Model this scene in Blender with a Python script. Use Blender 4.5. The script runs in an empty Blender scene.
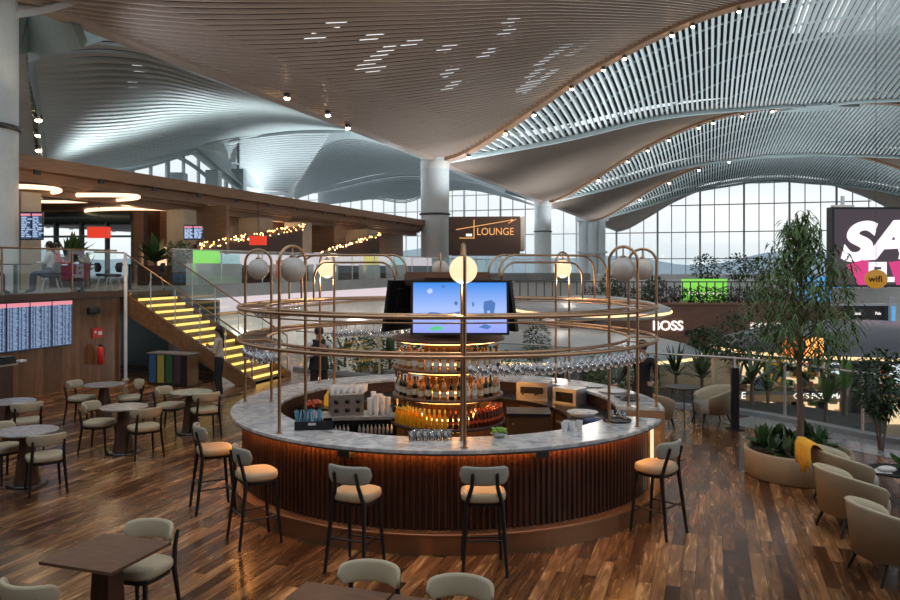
import bpy, math, random
from mathutils import Vector, Matrix
random.seed(7)
PI = math.pi
sc = bpy.context.scene
COL = sc.collection
CAMZ, HY, F = 3.0, 267.0, 780.0
AX = Vector((.316, .949, 0)).normalized()     # building axis, receding
BX = Vector((.949, -.316, 0)).normalized()    # building axis, to the right
AROT = math.atan2(BX.y, BX.x)

def at(px, py, d):
    return Vector(((px - 450) / F * d, d, CAMZ + (HY - py) / F * d))
def R(a): return math.radians(a)

# ---------------------------------------------------------------- materials
MATS = {}
def mat(name, col, rough=.5, metal=0, emit=None, es=0, spec=.5, alpha=None, coat=0):
    if name in MATS: return MATS[name]
    m = bpy.data.materials.new(name); m.use_nodes = True
    b = m.node_tree.nodes['Principled BSDF']
    b.inputs['Base Color'].default_value = (*col, 1)
    b.inputs['Roughness'].default_value = rough
    b.inputs['Metallic'].default_value = metal
    b.inputs['Specular IOR Level'].default_value = spec
    b.inputs['Coat Weight'].default_value = coat
    if emit:
        b.inputs['Emission Color'].default_value = (*emit, 1)
        b.inputs['Emission Strength'].default_value = es
    # a little procedural variation on every surface
    nt = m.node_tree
    if not emit:
        n = nt.nodes.new('ShaderNodeTexNoise'); n.inputs['Scale'].default_value = 6; n.inputs['Detail'].default_value = 2
        tc = nt.nodes.new('ShaderNodeTexCoord'); nt.links.new(tc.outputs['Object'], n.inputs['Vector'])
        mx = nt.nodes.new('ShaderNodeMix'); mx.data_type = 'RGBA'
        mx.inputs[6].default_value = (*[c * .88 for c in col], 1); mx.inputs[7].default_value = (*[min(1, c * 1.1) for c in col], 1)
        nt.links.new(n.outputs[0], mx.inputs[0]); nt.links.new(mx.outputs[2], b.inputs['Base Color'])
    MATS[name] = m
    return m

def wood(name, c1, c2, rough=.4, scale=(1, 1, 12), plank=None, spec=.5):
    """stretched-noise grain; plank = width of vertical boards along local x"""
    m = bpy.data.materials.new(name); m.use_nodes = True; nt = m.node_tree
    b = nt.nodes['Principled BSDF']; b.inputs['Roughness'].default_value = rough; b.inputs['Specular IOR Level'].default_value = spec
    tc = nt.nodes.new('ShaderNodeTexCoord'); mp = nt.nodes.new('ShaderNodeMapping'); mp.inputs['Scale'].default_value = scale
    n = nt.nodes.new('ShaderNodeTexNoise'); n.inputs['Scale'].default_value = 3; n.inputs['Detail'].default_value = 6; n.inputs['Distortion'].default_value = .6
    nt.links.new(tc.outputs['Object'], mp.inputs[0]); nt.links.new(mp.outputs[0], n.inputs['Vector'])
    r = nt.nodes.new('ShaderNodeValToRGB'); r.color_ramp.elements[0].position = .3; r.color_ramp.elements[1].position = .7
    r.color_ramp.elements[0].color = (*c1, 1); r.color_ramp.elements[1].color = (*c2, 1)
    nt.links.new(n.outputs[0], r.inputs[0])
    out = r.outputs[0]
    if plank:
        sx = nt.nodes.new('ShaderNodeSeparateXYZ'); nt.links.new(tc.outputs['Object'], sx.inputs[0])
        d = nt.nodes.new('ShaderNodeMath'); d.operation = 'DIVIDE'; d.inputs[1].default_value = plank; nt.links.new(sx.outputs[0], d.inputs[0])
        fl = nt.nodes.new('ShaderNodeMath'); fl.operation = 'FLOOR'; nt.links.new(d.outputs[0], fl.inputs[0])
        wn = nt.nodes.new('ShaderNodeTexWhiteNoise'); wn.noise_dimensions = '1D'; nt.links.new(fl.outputs[0], wn.inputs['W'])
        mr = nt.nodes.new('ShaderNodeMapRange'); mr.inputs[3].default_value = .6; mr.inputs[4].default_value = 1.25; nt.links.new(wn.outputs[0], mr.inputs[0])
        vm = nt.nodes.new('ShaderNodeVectorMath'); vm.operation = 'SCALE'; nt.links.new(out, vm.inputs[0]); nt.links.new(mr.outputs[0], vm.inputs[3])
        out = vm.outputs[0]
    nt.links.new(out, b.inputs['Base Color'])
    MATS[name] = m
    return m

def glass(name, tint=(.9, 1, .97), refl=.08, rough=.02):
    m = bpy.data.materials.new(name); m.use_nodes = True; nt = m.node_tree; nt.nodes.remove(nt.nodes['Principled BSDF'])
    o = nt.nodes['Material Output']; t = nt.nodes.new('ShaderNodeBsdfTransparent'); t.inputs[0].default_value = (*tint, 1)
    g = nt.nodes.new('ShaderNodeBsdfGlossy'); g.inputs['Roughness'].default_value = rough
    fr = nt.nodes.new('ShaderNodeFresnel'); fr.inputs[0].default_value = 1.45
    ad = nt.nodes.new('ShaderNodeMath'); ad.operation = 'ADD'; ad.inputs[1].default_value = refl; nt.links.new(fr.outputs[0], ad.inputs[0])
    mx = nt.nodes.new('ShaderNodeMixShader'); nt.links.new(ad.outputs[0], mx.inputs[0]); nt.links.new(t.outputs[0], mx.inputs[1]); nt.links.new(g.outputs[0], mx.inputs[2])
    nt.links.new(mx.outputs[0], o.inputs[0]); MATS[name] = m
    return m

def emis(name, col, s):
    return mat(name, (.02, .02, .02), .5, 0, col, s)

def floor_mat():
    m = bpy.data.materials.new('walnut_planks'); m.use_nodes = True; nt = m.node_tree
    b = nt.nodes['Principled BSDF']
    tc = nt.nodes.new('ShaderNodeTexCoord'); mp = nt.nodes.new('ShaderNodeMapping')
    mp.inputs['Rotation'].default_value = (0, 0, -math.atan2(AX.y, AX.x))
    nt.links.new(tc.outputs['Object'], mp.inputs[0])
    # bounded displacement of the plank rows is left out: straight boards
    br = nt.nodes.new('ShaderNodeTexBrick'); br.offset = .37; br.offset_frequency = 2
    br.inputs['Scale'].default_value = 1; br.inputs['Brick Width'].default_value = 1.15; br.inputs['Row Height'].default_value = .13
    br.inputs['Mortar Size'].default_value = .0025; br.inputs['Mortar Smooth'].default_value = .3; br.inputs['Bias'].default_value = 0
    br.inputs['Color1'].default_value = (0, 0, 0, 1); br.inputs['Color2'].default_value = (1, 1, 1, 1); br.inputs['Mortar'].default_value = (0, 0, 0, 1)
    nt.links.new(mp.outputs[0], br.inputs['Vector'])
    r = nt.nodes.new('ShaderNodeValToRGB'); cr = r.color_ramp
    cr.elements[0].position = 0; cr.elements[0].color = (.030, .013, .007, 1)
    cr.elements[1].position = 1; cr.elements[1].color = (.50, .27, .115, 1)
    for p, c in ((.3, (.070, .028, .012)), (.55, (.15, .066, .027)), (.8, (.26, .125, .050))):
        e = cr.elements.new(p); e.color = (*c, 1)
    # grain
    g = nt.nodes.new('ShaderNodeMapping'); g.inputs['Scale'].default_value = (.9, 7, 1); nt.links.new(mp.outputs[0], g.inputs[0])
    n = nt.nodes.new('ShaderNodeTexNoise'); n.inputs['Scale'].default_value = 1.6; n.inputs['Detail'].default_value = 5; n.inputs['Distortion'].default_value = 1.2
    cm = nt.nodes.new('ShaderNodeVectorMath'); cm.operation = 'ADD'; nt.links.new(g.outputs[0], cm.inputs[0])
    sc_ = nt.nodes.new('ShaderNodeVectorMath'); sc_.operation = 'SCALE'; sc_.inputs[3].default_value = 30; nt.links.new(br.outputs[0], sc_.inputs[0])
    nt.links.new(sc_.outputs[0], cm.inputs[1]); nt.links.new(cm.outputs[0], n.inputs['Vector'])
    bw = nt.nodes.new('ShaderNodeRGBToBW'); nt.links.new(br.outputs[0], bw.inputs[0])
    m1 = nt.nodes.new('ShaderNodeMapRange'); m1.inputs[1].default_value = .28; m1.inputs[2].default_value = .72; m1.inputs[3].default_value = -.26; m1.inputs[4].default_value = .30
    nt.links.new(n.outputs[0], m1.inputs[0])
    a = nt.nodes.new('ShaderNodeMath'); a.operation = 'MULTIPLY_ADD'; a.inputs[1].default_value = .62; a.inputs[2].default_value = .2; nt.links.new(bw.outputs[0], a.inputs[0])
    a2 = nt.nodes.new('ShaderNodeMath'); a2.operation = 'ADD'; nt.links.new(a.outputs[0], a2.inputs[0]); nt.links.new(m1.outputs[0], a2.inputs[1])
    nt.links.new(a2.outputs[0], r.inputs[0])
    mm = nt.nodes.new('ShaderNodeMix'); mm.data_type = 'RGBA'; mm.inputs[7].default_value = (.012, .006, .003, 1)
    nt.links.new(br.outputs['Fac'], mm.inputs[0]); nt.links.new(r.outputs[0], mm.inputs[6])
    nt.links.new(mm.outputs[2], b.inputs['Base Color'])
    m2 = nt.nodes.new('ShaderNodeMapRange'); m2.inputs[3].default_value = .22; m2.inputs[4].default_value = .42; nt.links.new(n.outputs[0], m2.inputs[0])
    m2.inputs[3].default_value = .16; m2.inputs[4].default_value = .34; nt.links.new(m2.outputs[0], b.inputs['Roughness']); b.inputs['Specular IOR Level'].default_value = .45
    MATS['floor'] = m
    return m

def marble_mat():
    m = bpy.data.materials.new('marble'); m.use_nodes = True; nt = m.node_tree
    b = nt.nodes['Principled BSDF']; b.inputs['Roughness'].default_value = .18
    tc = nt.nodes.new('ShaderNodeTexCoord')
    n = nt.nodes.new('ShaderNodeTexNoise'); n.inputs['Scale'].default_value = 5; n.inputs['Detail'].default_value = 8; n.inputs['Distortion'].default_value = 1.5
    nt.links.new(tc.outputs['Object'], n.inputs['Vector'])
    r = nt.nodes.new('ShaderNodeValToRGB'); r.color_ramp.elements[0].position = .35; r.color_ramp.elements[1].position = .62
    r.color_ramp.elements[0].color = (.33, .34, .35, 1); r.color_ramp.elements[1].color = (.66, .66, .65, 1)
    nt.links.new(n.outputs[0], r.inputs[0]); nt.links.new(r.outputs[0], b.inputs['Base Color'])
    MATS['marble'] = m
    return m

floor_mat(); marble_mat()
wood('walnut_flute', (.034, .012, .008), (.078, .030, .017), .38, (6, 6, .6))
wood('tabletop_wood', (.085, .038, .022), (.15, .072, .042), .35, (2, 9, 2))
wood('dark_walnut', (.055, .024, .014), (.095, .045, .026), .45, (6, 6, 1))
wood('wall_wood', (.13, .055, .022), (.24, .115, .05), .42, (7, 7, .7), plank=.14)
wood('lounge_wood', (.22, .115, .062), (.32, .18, .10), .5, (.5, .5, 5))
wood('pale_wood', (.36, .28, .20), (.46, .37, .28), .5, (.5, 8, .5))
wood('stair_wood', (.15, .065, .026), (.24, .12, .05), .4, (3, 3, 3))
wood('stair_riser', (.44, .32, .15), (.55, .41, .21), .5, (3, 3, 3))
wood('copper_wood', (.15, .07, .045), (.22, .11, .072), .45, (.4, .4, 4))
wood('stone_top', (.20, .19, .18), (.42, .40, .38), .22, (5, 5, 5))
wood('concrete', (.20, .22, .22), (.27, .29, .29), .55, (.3, .3, .3))
wood('soil', (.02, .012, .008), (.05, .03, .02), .95, (9, 9, 9))
wood('bark', (.10, .065, .045), (.22, .16, .12), .85, (8, 8, 1))
mat('cream', (.47, .40, .275), .62, spec=.3)
mat('cream_grey', (.36, .34, .28), .6, spec=.3)
mat('tan_leather', (.50, .37, .22), .5)
mat('black_wood', (.012, .011, .011), .35)
mat('black', (.012, .012, .014), .4)
mat('black_gloss', (.008, .008, .01), .12)
mat('brass', (.52, .33, .20), .36, 1)
mat('brass_dull', (.36, .22, .13), .42, 1)
mat('bronze_plinth', (.34, .19, .10), .38, .75)
mat('steel', (.62, .60, .57), .3, .75)
mat('dark_steel', (.12, .12, .13), .35, 1)
mat('white_paint', (.72, .72, .70), .45)
mat('white_gloss', (.78, .76, .74), .15)
mat('column_white', (.58, .62, .63), .4)
mat('joint_white', (.52, .60, .60), .5)
mat('joint_green', (.20, .235, .215), .5)
mat('slat_shaded', (.385, .295, .24), .4, .1)  # slats standing in warm shade, the shade mixed into their colour
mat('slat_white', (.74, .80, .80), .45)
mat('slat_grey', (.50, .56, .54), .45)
mat('roof_dark', (.035, .04, .042), .8)
mat('roof_brown', (.05, .035, .028), .8)
mat('planter', (.38, .29, .18), .6)
mat('silver_shell', (.50, .53, .54), .3, .1)
mat('slate_shell', (.15, .15, .175), .32, .1)
mat('red', (.55, .02, .015), .35)
mat('yellow_cloth', (.75, .38, .03), .8)
mat('leaf_dark', (.035, .075, .025), .4)
mat('leaf', (.05, .105, .032), .42)
mat('leaf_tree', (.12, .20, .055), .38)
mat('leaf_light', (.10, .20, .045), .5)
mat('leaf_purple', (.10, .07, .09), .6)
mat('skin', (.42, .24, .16), .55)
mat('hair', (.012, .008, .006), .5)
mat('cloth_black', (.012, .012, .015), .8)
mat('cloth_white', (.62, .60, .57), .8)
mat('cloth_blue', (.06, .10, .20), .8)
mat('cloth_pink', (.50, .10, .14), .8)
mat('cloth_beige', (.50, .42, .34), .8)
mat('denim', (.03, .06, .13), .8)
mat('paper_white', (.75, .74, .72), .7)
mat('cup_clear', (.70, .70, .70), .2)
mat('straw_blue', (.10, .42, .62), .4)
mat('lime', (.25, .42, .05), .4)
mat('grey_floor', (.30, .32, .33), .3)
mat('metal_green', (.10, .14, .14), .3, .3)
for c, v in dict(blue=(.03, .11, .22), yellow=(.36, .30, .05), green=(.03, .11, .05), purple=(.07, .035, .055)).items(): mat('bin_' + c, v, .4)
glass('balustrade_glass', (.86, .95, .92), .05)
glass('window_glass', (.93, .96, .97), .02)
glass('stem_glass', (.93, .95, .97), .22, .05)
glass('bottle_glass_clear', (.82, .74, .62), .10)
def bottle_glass(name, col, e):
    m = mat(name, col, .12, 0); b = m.node_tree.nodes['Principled BSDF']; b.inputs['Transmission Weight'].default_value = .0; b.inputs['Coat Weight'].default_value = .5
    return m
bottle_glass('whisky', (.42, .17, .04), 0)
bottle_glass('gin', (.55, .46, .34), 0)
bottle_glass('dark_bottle', (.02, .025, .012), 0)
bottle_glass('juice', (1, .40, .02), 0)
bottle_glass('cola', (.10, .02, .01), 0)
bottle_glass('redcap', (.65, .10, .04), 0)
mat('label_cream', (.70, .60, .42), .6)
emis('led_warm', (1, .38, .08), 34)
emis('led_shelf', (1, .46, .12), 16)
emis('led_tread', (1, .58, .14), 2.0)
emis('led_oval', (1, .66, .42), 2.2)
emis('led_rim', (1, .66, .34), 1.7)
emis('globe_lit', (1, .76, .46), 1.2)
emis('bulb', (1, .72, .40), 40)
emis('sparkle', (1, .50, .16), 14)
emis('sign_gold', (1, .46, .14), 1.0)
emis('sign_white', (1, .92, .86), 1.3)
emis('sign_green', (.28, .85, .10), .9)
emis('sign_blue', (.12, .42, .85), .9)
emis('sign_red', (.9, .03, .02), .55)
emis('lamp_orange', (1, .20, .03), 1.1)
emis('lamp_red', (.85, .05, .02), .9)
emis('lamp_glow', (1, .38, .10), 2.2)
emis('shop_warm', (1, .68, .40), 1.2)
emis('shop_white', (.85, .92, 1), 1.1)
emis('sale_bg', (.055, .04, .05), 1)
emis('sale_pink', (.80, .05, .25), .9)
emis('sale_white', (1, .85, .98), 1.25)
emis('wifi_yellow', (.85, .40, .03), .45)
emis('board_row', (.50, .66, .95), .8)
emis('board_bg', (.03, .06, .13), 1)
emis('board_head', (.85, .28, .34), 1)
emis('tv_cloud', (.55, .65, 1), 1)
emis('tv_shape', (.07, .20, .50), 1)
emis('tv_green', (.10, .62, .30), 1)
emis('uplight', (1, .85, .6), 6)
emis('pink_glow', (1, .84, .90), .72)
emis('screen_yellow', (.9, .72, .12), .8)
emis('screen_sky', (.5, .75, .8), .7)
m = mat('globe_off', (.62, .58, .52), .25)
m = emis('tv_screen', (.1, .4, 1), 1.0)
nt = m.node_tree; tc = nt.nodes.new('ShaderNodeTexCoord'); sx = nt.nodes.new('ShaderNodeSeparateXYZ'); rp = nt.nodes.new('ShaderNodeValToRGB')
nt.links.new(tc.outputs['Generated'], sx.inputs[0]); nt.links.new(sx.outputs[2], rp.inputs[0]); nt.links.new(rp.outputs[0], nt.nodes['Principled BSDF'].inputs['Emission Color'])
rp.color_ramp.elements[0].color = (.30, .36, .95, 1); rp.color_ramp.elements[1].color = (.03, .26, .85, 1)
e = rp.color_ramp.elements.new(.45); e.color = (.40, .55, 1, 1)

# ---------------------------------------------------------------- mesh builder
class MB:
    def __init__(s): s.v = []; s.f = []; s.sm = []; s.mi = []; s.m = 0; s.M = None
    def add(s, vs, fs, smooth=False):
        o = len(s.v)
        if s.M is not None: vs = [s.M @ Vector(p) for p in vs]
        s.v += [tuple(p) for p in vs]
        for f in fs: s.f.append([i + o for i in f]); s.sm.append(smooth); s.mi.append(s.m)
        return s
    def box(s, c, d, rz=0, taper=1, rx=0):
        M = Matrix.Translation(c) @ Matrix.Rotation(rz, 4, 'Z') @ Matrix.Rotation(rx, 4, 'X')
        x, y, z = d[0] / 2, d[1] / 2, d[2] / 2; t = taper
        vs = [M @ Vector(p) for p in ((-x * t, -y * t, -z), (x * t, -y * t, -z), (x * t, y * t, -z), (-x * t, y * t, -z), (-x, -y, z), (x, -y, z), (x, y, z), (-x, y, z))]
        return s.add(vs, [(3, 2, 1, 0), (4, 5, 6, 7), (0, 1, 5, 4), (1, 2, 6, 5), (2, 3, 7, 6), (3, 0, 4, 7)])
    def loft(s, rings, closed=True, caps=True, smooth=True):
        n = len(rings[0]); vs = [p for r in rings for p in r]; fs = []
        for i in range(len(rings) - 1):
            for j in range(n if closed else n - 1):
                k = (j + 1) % n
                fs.append((i * n + j, i * n + k, (i + 1) * n + k, (i + 1) * n + j))
        s.add(vs, fs, smooth)
        if caps and closed:
            s.add(rings[0], [tuple(range(n))[::-1]]); s.add(rings[-1], [tuple(range(n))])
        return s
    def tube(s, pts, r, n=8, closed=False, caps=True):
        pts = [Vector(p) for p in pts]; N = len(pts); rings = []
        up = None
        for i, p in enumerate(pts):
            if closed: t = pts[(i + 1) % N] - pts[i - 1]
            else: t = pts[min(i + 1, N - 1)] - pts[max(i - 1, 0)]
            t = t.normalized() if t.length > 1e-9 else Vector((0, 0, 1))
            if up is None: up = Vector((0, 0, 1)) if abs(t.z) < .9 else Vector((1, 0, 0))
            x = up - t * up.dot(t)
            if x.length < 1e-5: x = t.orthogonal()
            x.normalize(); y = t.cross(x); up = x
            rr = r[i] if isinstance(r, (list, tuple)) else r
            rings.append([p + (x * math.cos(2 * PI * j / n) + y * math.sin(2 * PI * j / n)) * rr for j in range(n)])
        if closed: rings.append(rings[0])
        return s.loft(rings, True, caps and not closed)
    def lathe(s, prof, c=(0, 0, 0), n=20, smooth=True, caps=True):
        c = Vector(c)
        rings = [[c + Vector((r * math.cos(2 * PI * j / n), r * math.sin(2 * PI * j / n), z)) for j in range(n)] for r, z in prof]
        return s.loft(rings, True, caps, smooth)
    def sphere(s, c, r, n=16, sx=1, sy=1, sz=1):
        c = Vector(c); m = max(4, n // 2); rings = []
        for i in range(m + 1):
            a = PI * i / m; rr = max(math.sin(a), 1e-3)
            rings.append([c + Vector((r * sx * rr * math.cos(2 * PI * j / n), r * sy * rr * math.sin(2 * PI * j / n), -r * sz * math.cos(a))) for j in range(n)])
        return s.loft(rings, True, False)
    def prism(s, poly, z0, z1):
        n = len(poly); a = [Vector((p[0], p[1], z0)) for p in poly]; b = [Vector((p[0], p[1], z1)) for p in poly]
        s.loft([a, b], True, True, False); return s
    def pad(s, outline, z0, z1, b=.015):
        """soft cushion from a 2-D outline (centred on its mean)"""
        cx = sum(p[0] for p in outline) / len(outline); cy = sum(p[1] for p in outline) / len(outline)
        rings = []
        h = z1 - z0; L = 1.0 * b
        ext = max(max(abs(p[0] - cx) for p in outline), 1e-6)
        for k, z in ((-1.0, z0), (-.3, z0 + h * .12), (0, z0 + h * .35), (0, z0 + h * .65), (-.35, z0 + h * .88), (-1.3, z1 - h * .02), (-4, z1)):
            f = 1 + k * L / ext
            rings.append([Vector((cx + (p[0] - cx) * f, cy + (p[1] - cy) * f, z)) for p in outline])
        return s.loft(rings, True, True)
    def sector(s, c, r0, r1, z0, z1, a0, a1, n=64, bev=.0):
        rings = []
        for i in range(n + 1):
            a = R(a0 + (a1 - a0) * i / n); ca, sa = math.cos(a), math.sin(a)
            pr = [(r0, z0), (r1, z0), (r1, z1 - bev), (r1 - bev, z1), (r0 + bev, z1), (r0, z1 - bev)] if bev else [(r0, z0), (r1, z0), (r1, z1), (r0, z1)]
            rings.append([Vector((c[0] + r * ca, c[1] + r * sa, z)) for r, z in pr])
        return s.loft(rings, True, True, False)
    def build(s, name, mats, parent=None, loc=(0, 0, 0), rz=0):
        me = bpy.data.meshes.new(name); me.from_pydata(s.v, [], s.f)
        if isinstance(mats, str): mats = [mats]
        for m in mats: me.materials.append(MATS[m])
        me.polygons.foreach_set('use_smooth', s.sm); me.polygons.foreach_set('material_index', s.mi); me.update()
        o = bpy.data.objects.new(name, me); COL.objects.link(o)
        o.location = loc; o.rotation_euler = (0, 0, rz)
        if parent: o.parent = parent
        return o

def tag(o, label=None, cat=None, group=None, kind=None):
    for k, v in (('label', label), ('category', cat), ('group', group), ('kind', kind)):
        if v: o[k] = v
    return o
def thing(name, label, cat, loc=(0, 0, 0), rz=0, group=None):
    o = bpy.data.objects.new(name, None); COL.objects.link(o); o.empty_display_size = .1
    o.location = loc; o.rotation_euler = (0, 0, rz)
    return tag(o, label, cat, group)
def struct(name, mb, m, loc=(0, 0, 0), rz=0, parent=None):
    o = mb.build(name, m, parent, loc, rz)
    if not parent: o['kind'] = 'structure'
    return o
def dup(root, loc, rz=0, label=None, group=None, scale=None):
    kids = list(root.children)
    c = root.copy(); COL.objects.link(c); c.location = loc; c.rotation_euler = (0, 0, rz)
    if label: c['label'] = label
    if group: c['group'] = group
    if scale: c.scale = (scale,) * 3
    def rec(src, dst):
        for ch in src.children:
            k = ch.copy(); COL.objects.link(k); k.parent = dst; rec(ch, k)
    rec(root, c)
    return c
class Stamp:
    """first call moves the prototype, later calls copy it"""
    def __init__(s, root): s.r = root; s.used = False
    def __call__(s, loc, rz=0, label=None, group=None, scale=None):
        if not s.used:
            s.used = True; o = s.r; o.location = loc; o.rotation_euler = (0, 0, rz)
            if label: o['label'] = label
            if group: o['group'] = group
            if scale: o.scale = (scale,) * 3
            return o
        c = dup(s.r, loc, rz, label, group, scale)
        if not scale: c.scale = (1, 1, 1)
        return c

def text(name, s, size, m, parent, loc, rot=(PI / 2, 0, 0), ext=.01, align='CENTER', bold=0, sx=1, shear=0):
    cu = bpy.data.curves.new(name, 'FONT'); cu.body = s; cu.size = size; cu.extrude = ext; cu.align_x = align; cu.align_y = 'CENTER'; cu.offset = bold; cu.shear = shear
    o = bpy.data.objects.new(name, cu); COL.objects.link(o)
    bpy.context.view_layer.update()
    me = bpy.data.meshes.new_from_object(o.evaluated_get(bpy.context.evaluated_depsgraph_get()))
    bpy.data.objects.remove(o); bpy.data.curves.remove(cu)
    me.materials.clear(); me.materials.append(MATS[m])
    o = bpy.data.objects.new(name, me); COL.objects.link(o); o.parent = parent; o.location = loc; o.rotation_euler = rot; o.scale = (sx, 1, 1)
    return o

def interp(tab, x):
    if x <= tab[0][0]: return tab[0][1]
    for i in range(len(tab) - 1):
        x0, y0 = tab[i]; x1, y1 = tab[i + 1]
        if x <= x1:
            def sl(j):
                if j <= 0: return (tab[1][1] - tab[0][1]) / (tab[1][0] - tab[0][0])
                if j >= len(tab) - 1: return 0
                return (tab[j + 1][1] - tab[j - 1][1]) / (tab[j + 1][0] - tab[j - 1][0])
            h = x1 - x0; t = (x - x0) / h
            return (2 * t**3 - 3 * t * t + 1) * y0 + (t**3 - 2 * t * t + t) * h * sl(i) + (-2 * t**3 + 3 * t * t) * y1 + (t**3 - t * t) * h * sl(i + 1)
    return tab[-1][1]
def vcurve(pts, u):
    """Catmull-Rom through 3-D points, u in 0..1"""
    n = len(pts) - 1; x = min(max(u, 0), 1) * n; i = min(int(x), n - 1); t = x - i
    p0 = pts[max(i - 1, 0)]; p1 = pts[i]; p2 = pts[i + 1]; p3 = pts[min(i + 2, n)]
    return .5 * ((2 * p1) + (p2 - p0) * t + (2 * p0 - 5 * p1 + 4 * p2 - p3) * t * t + (3 * p1 - p0 - 3 * p2 + p3) * t**3)
def superell(w, d, n=28, e=3.2, cx=0, cy=0):
    out = []
    for i in range(n):
        a = 2 * PI * i / n; c, s_ = math.cos(a), math.sin(a)
        out.append((cx + w / 2 * math.copysign(abs(c)**(2 / e), c), cy + d / 2 * math.copysign(abs(s_)**(2 / e), s_)))
    return out
# ================================================================ THE HALL: ROOF
G_A = [(0, 7.6), (2.3, 8.2), (6.2, 10.4), (11.7, 13.6), (19.3, 16.5), (29.3, 17.5)]
G_B = [(0, 7.6), (7.3, 10.3), (14.6, 13.4), (22, 15.5), (29.3, 17.0)]
SP = 58.6
def colpos(k): return Vector((-13 + 12 * k, 20 + 36 * k, 0))
def roofpt(k, t, s, lit, off=0):
    ss = min(s, SP - s); ga, gb = interp(G_A, ss), interp(G_B, ss)
    if lit: w = min(1, t * 29.3 / max(ss, .3)) ** 2
    else: w = min(1, ss / max(29.3 * t, .3)) ** 3 * (1 - t ** 4)
    p = colpos(k) + (colpos(k + 1) - colpos(k)) * t + BX * s
    p.z = 3 + ga + (gb - ga) * w + off
    return p
def slat(mb, pts, wdir, w, h):
    """a hanging baffle of rectangular section that follows pts"""
    rings = []
    for p in pts:
        a = wdir * w / 2; u = Vector((0, 0, h))
        rings.append([p - a, p + a, p + a + u, p - a + u])
    mb.loft(rings, True, True, False)
def backing(mb, fn, nu, nv, hole=None):
    for i in range(nu):
        for j in range(nv):
            if hole and hole(i / nu, j / nv): continue
            q = [fn(i / nu, j / nv), fn((i + 1) / nu, j / nv), fn((i + 1) / nu, (j + 1) / nv), fn(i / nu, (j + 1) / nv)]
            mb.add(q, [(0, 1, 2, 3)])
bump = [Vector((BX.x, BX.y, 0))]
for k in range(4):
    # the two shallow quarters of the bay, warm shade painted brown: baffles run across the hall
    for side in (0, 1):
        if side == 1 and k == 0: pass
        c = MB(); LB = 37.95; DV = .62; y0 = -38
        while y0 < LB - .3:
            # a straight baffle s = x, y = y0 + 2x clipped to the triangular quarter
            x0 = 0 if y0 >= 0 else (-y0) / (2 - LB / 29.3)
            x1 = (LB - y0) / 2
            if x1 - x0 > .4 and x0 < 29.3:
                m = max(3, int((x1 - x0) / 1.1)); pts = []
                for j in range(m + 1):
                    x = x0 + (x1 - x0) * j / m; t = max(.002, min(1, (y0 + 2 * x) / LB)); s = min(x, 29.3 * t)
                    pts.append(roofpt(k, t, s if side == 0 else SP - s, False))
                e_ = (pts[-1] - pts[0]); slat(c, pts, Vector((e_.y, -e_.x, 0)).normalized(), .148, .13)
            y0 += DV
        o = struct('ceiling', c, 'slat_shaded')
        c = MB()
        def fn(u, v, k=k, side=side):
            s = 29.3 * u * v; return roofpt(k, u, s if side == 0 else SP - s, False, .7)
        def hole(u, v, k=k):
            rnd = (math.sin(round(u * 40) * 12.9898 + round(v * 24) * 78.233) * 43758.5453) % 1
            return k == 0 and ((.30 < u < .72 and .2 < v < .8 and rnd > .89) or (.84 < u < .95 and .22 < v < .5 and rnd > .72))
        backing(c, fn, 40, 24, hole)
        c.build('roof_deck', 'roof_brown', o)
    # the bright quarter: baffles run along the hall
    c = MB(); n = 140
    for i in range(1, n):
        s = SP * i / n; T = min(s, SP - s) / 29.3; m = max(2, int(12 * T))
        slat(c, [roofpt(k, T * j / m, s, True) for j in range(m + 1)], BX, .2, .3)
    o = struct('ceiling', c, 'slat_white')
    c = MB()
    def fn2(u, v, k=k):
        s = SP * v; T = min(s, SP - s) / 29.3; return roofpt(k, T * u, s, True, 1.1)
    backing(c, fn2, 12, 48, (lambda u, v: k <= 1 and .38 < v < .6 and .05 < u < .38 and int(v * 48) % 2 == 0) if k <= 1 else None)
    c.build('roof_deck', 'roof_dark', o)
    # cross ribs above the bright baffles
    c = MB()
    for q in (.12, .24, .36, .5, .64, .8):
        pts = []
        for i in range(30):
            s = SP * (q * .5 + (1 - q) * i / 29); T = min(s, SP - s) / 29.3
            pts.append(roofpt(k, min(T, q), s, True, .42))
        c.tube(pts, .09, 5)
    c.build('roof_rib', 'slat_white', o)
    # bronze rib along the arch that starts the bay, thin white rib along the diagonal
    if k > 0:
        def arch(k, off=0): return [roofpt(k, 0, SP * i / 60, True, off) for i in range(61)]
        c = MB()
        rings = []
        for p in arch(k):
            a = AX * .55; rings.append([p - a - Vector((0, 0, .25)), p + a - Vector((0, 0, .25)), p + a + Vector((0, 0, .4)), p - a + Vector((0, 0, .4))])
        c.loft(rings, True, True, False)
        struct('trim_%d' % k, c, 'lounge_wood')
    c = MB()
    pts = []
    for i in range(61):
        s = SP * i / 60; T = min(s, SP - s) / 29.3; pts.append(roofpt(k, T, s, True, -.1))
    c.tube(pts, .22, 6)
    struct('trim_%d' % (10 + k), c, 'joint_white')
    # the crown joint
    p = roofpt(k, 1, 29.3, True, -.3); c = MB()
    out = [(-4.2, 0), (-2.6, -.7), (-.8, -2.2), (.8, -2.2), (2.6, -.7), (4.2, 0), (2.6, .6), (.8, 1.0), (-.8, 1.0), (-2.6, .6)]
    c.prism(out, 0, .3); struct('trim_%d' % (20 + k), c, 'joint_white', p, AROT)
# valley gutter between the column tops
c = MB(); rings = []
for i in range(61):
    p = colpos(-.3) + (colpos(4) - colpos(-.3)) * i / 60; p.z = 10.55
    a = BX * .3; rings.append([p - a, p + a, p + a + Vector((0, 0, .3)), p - a + Vector((0, 0, .3))])
c.loft(rings, True, True, False); struct('trim_5', c, 'slat_shaded')

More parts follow.
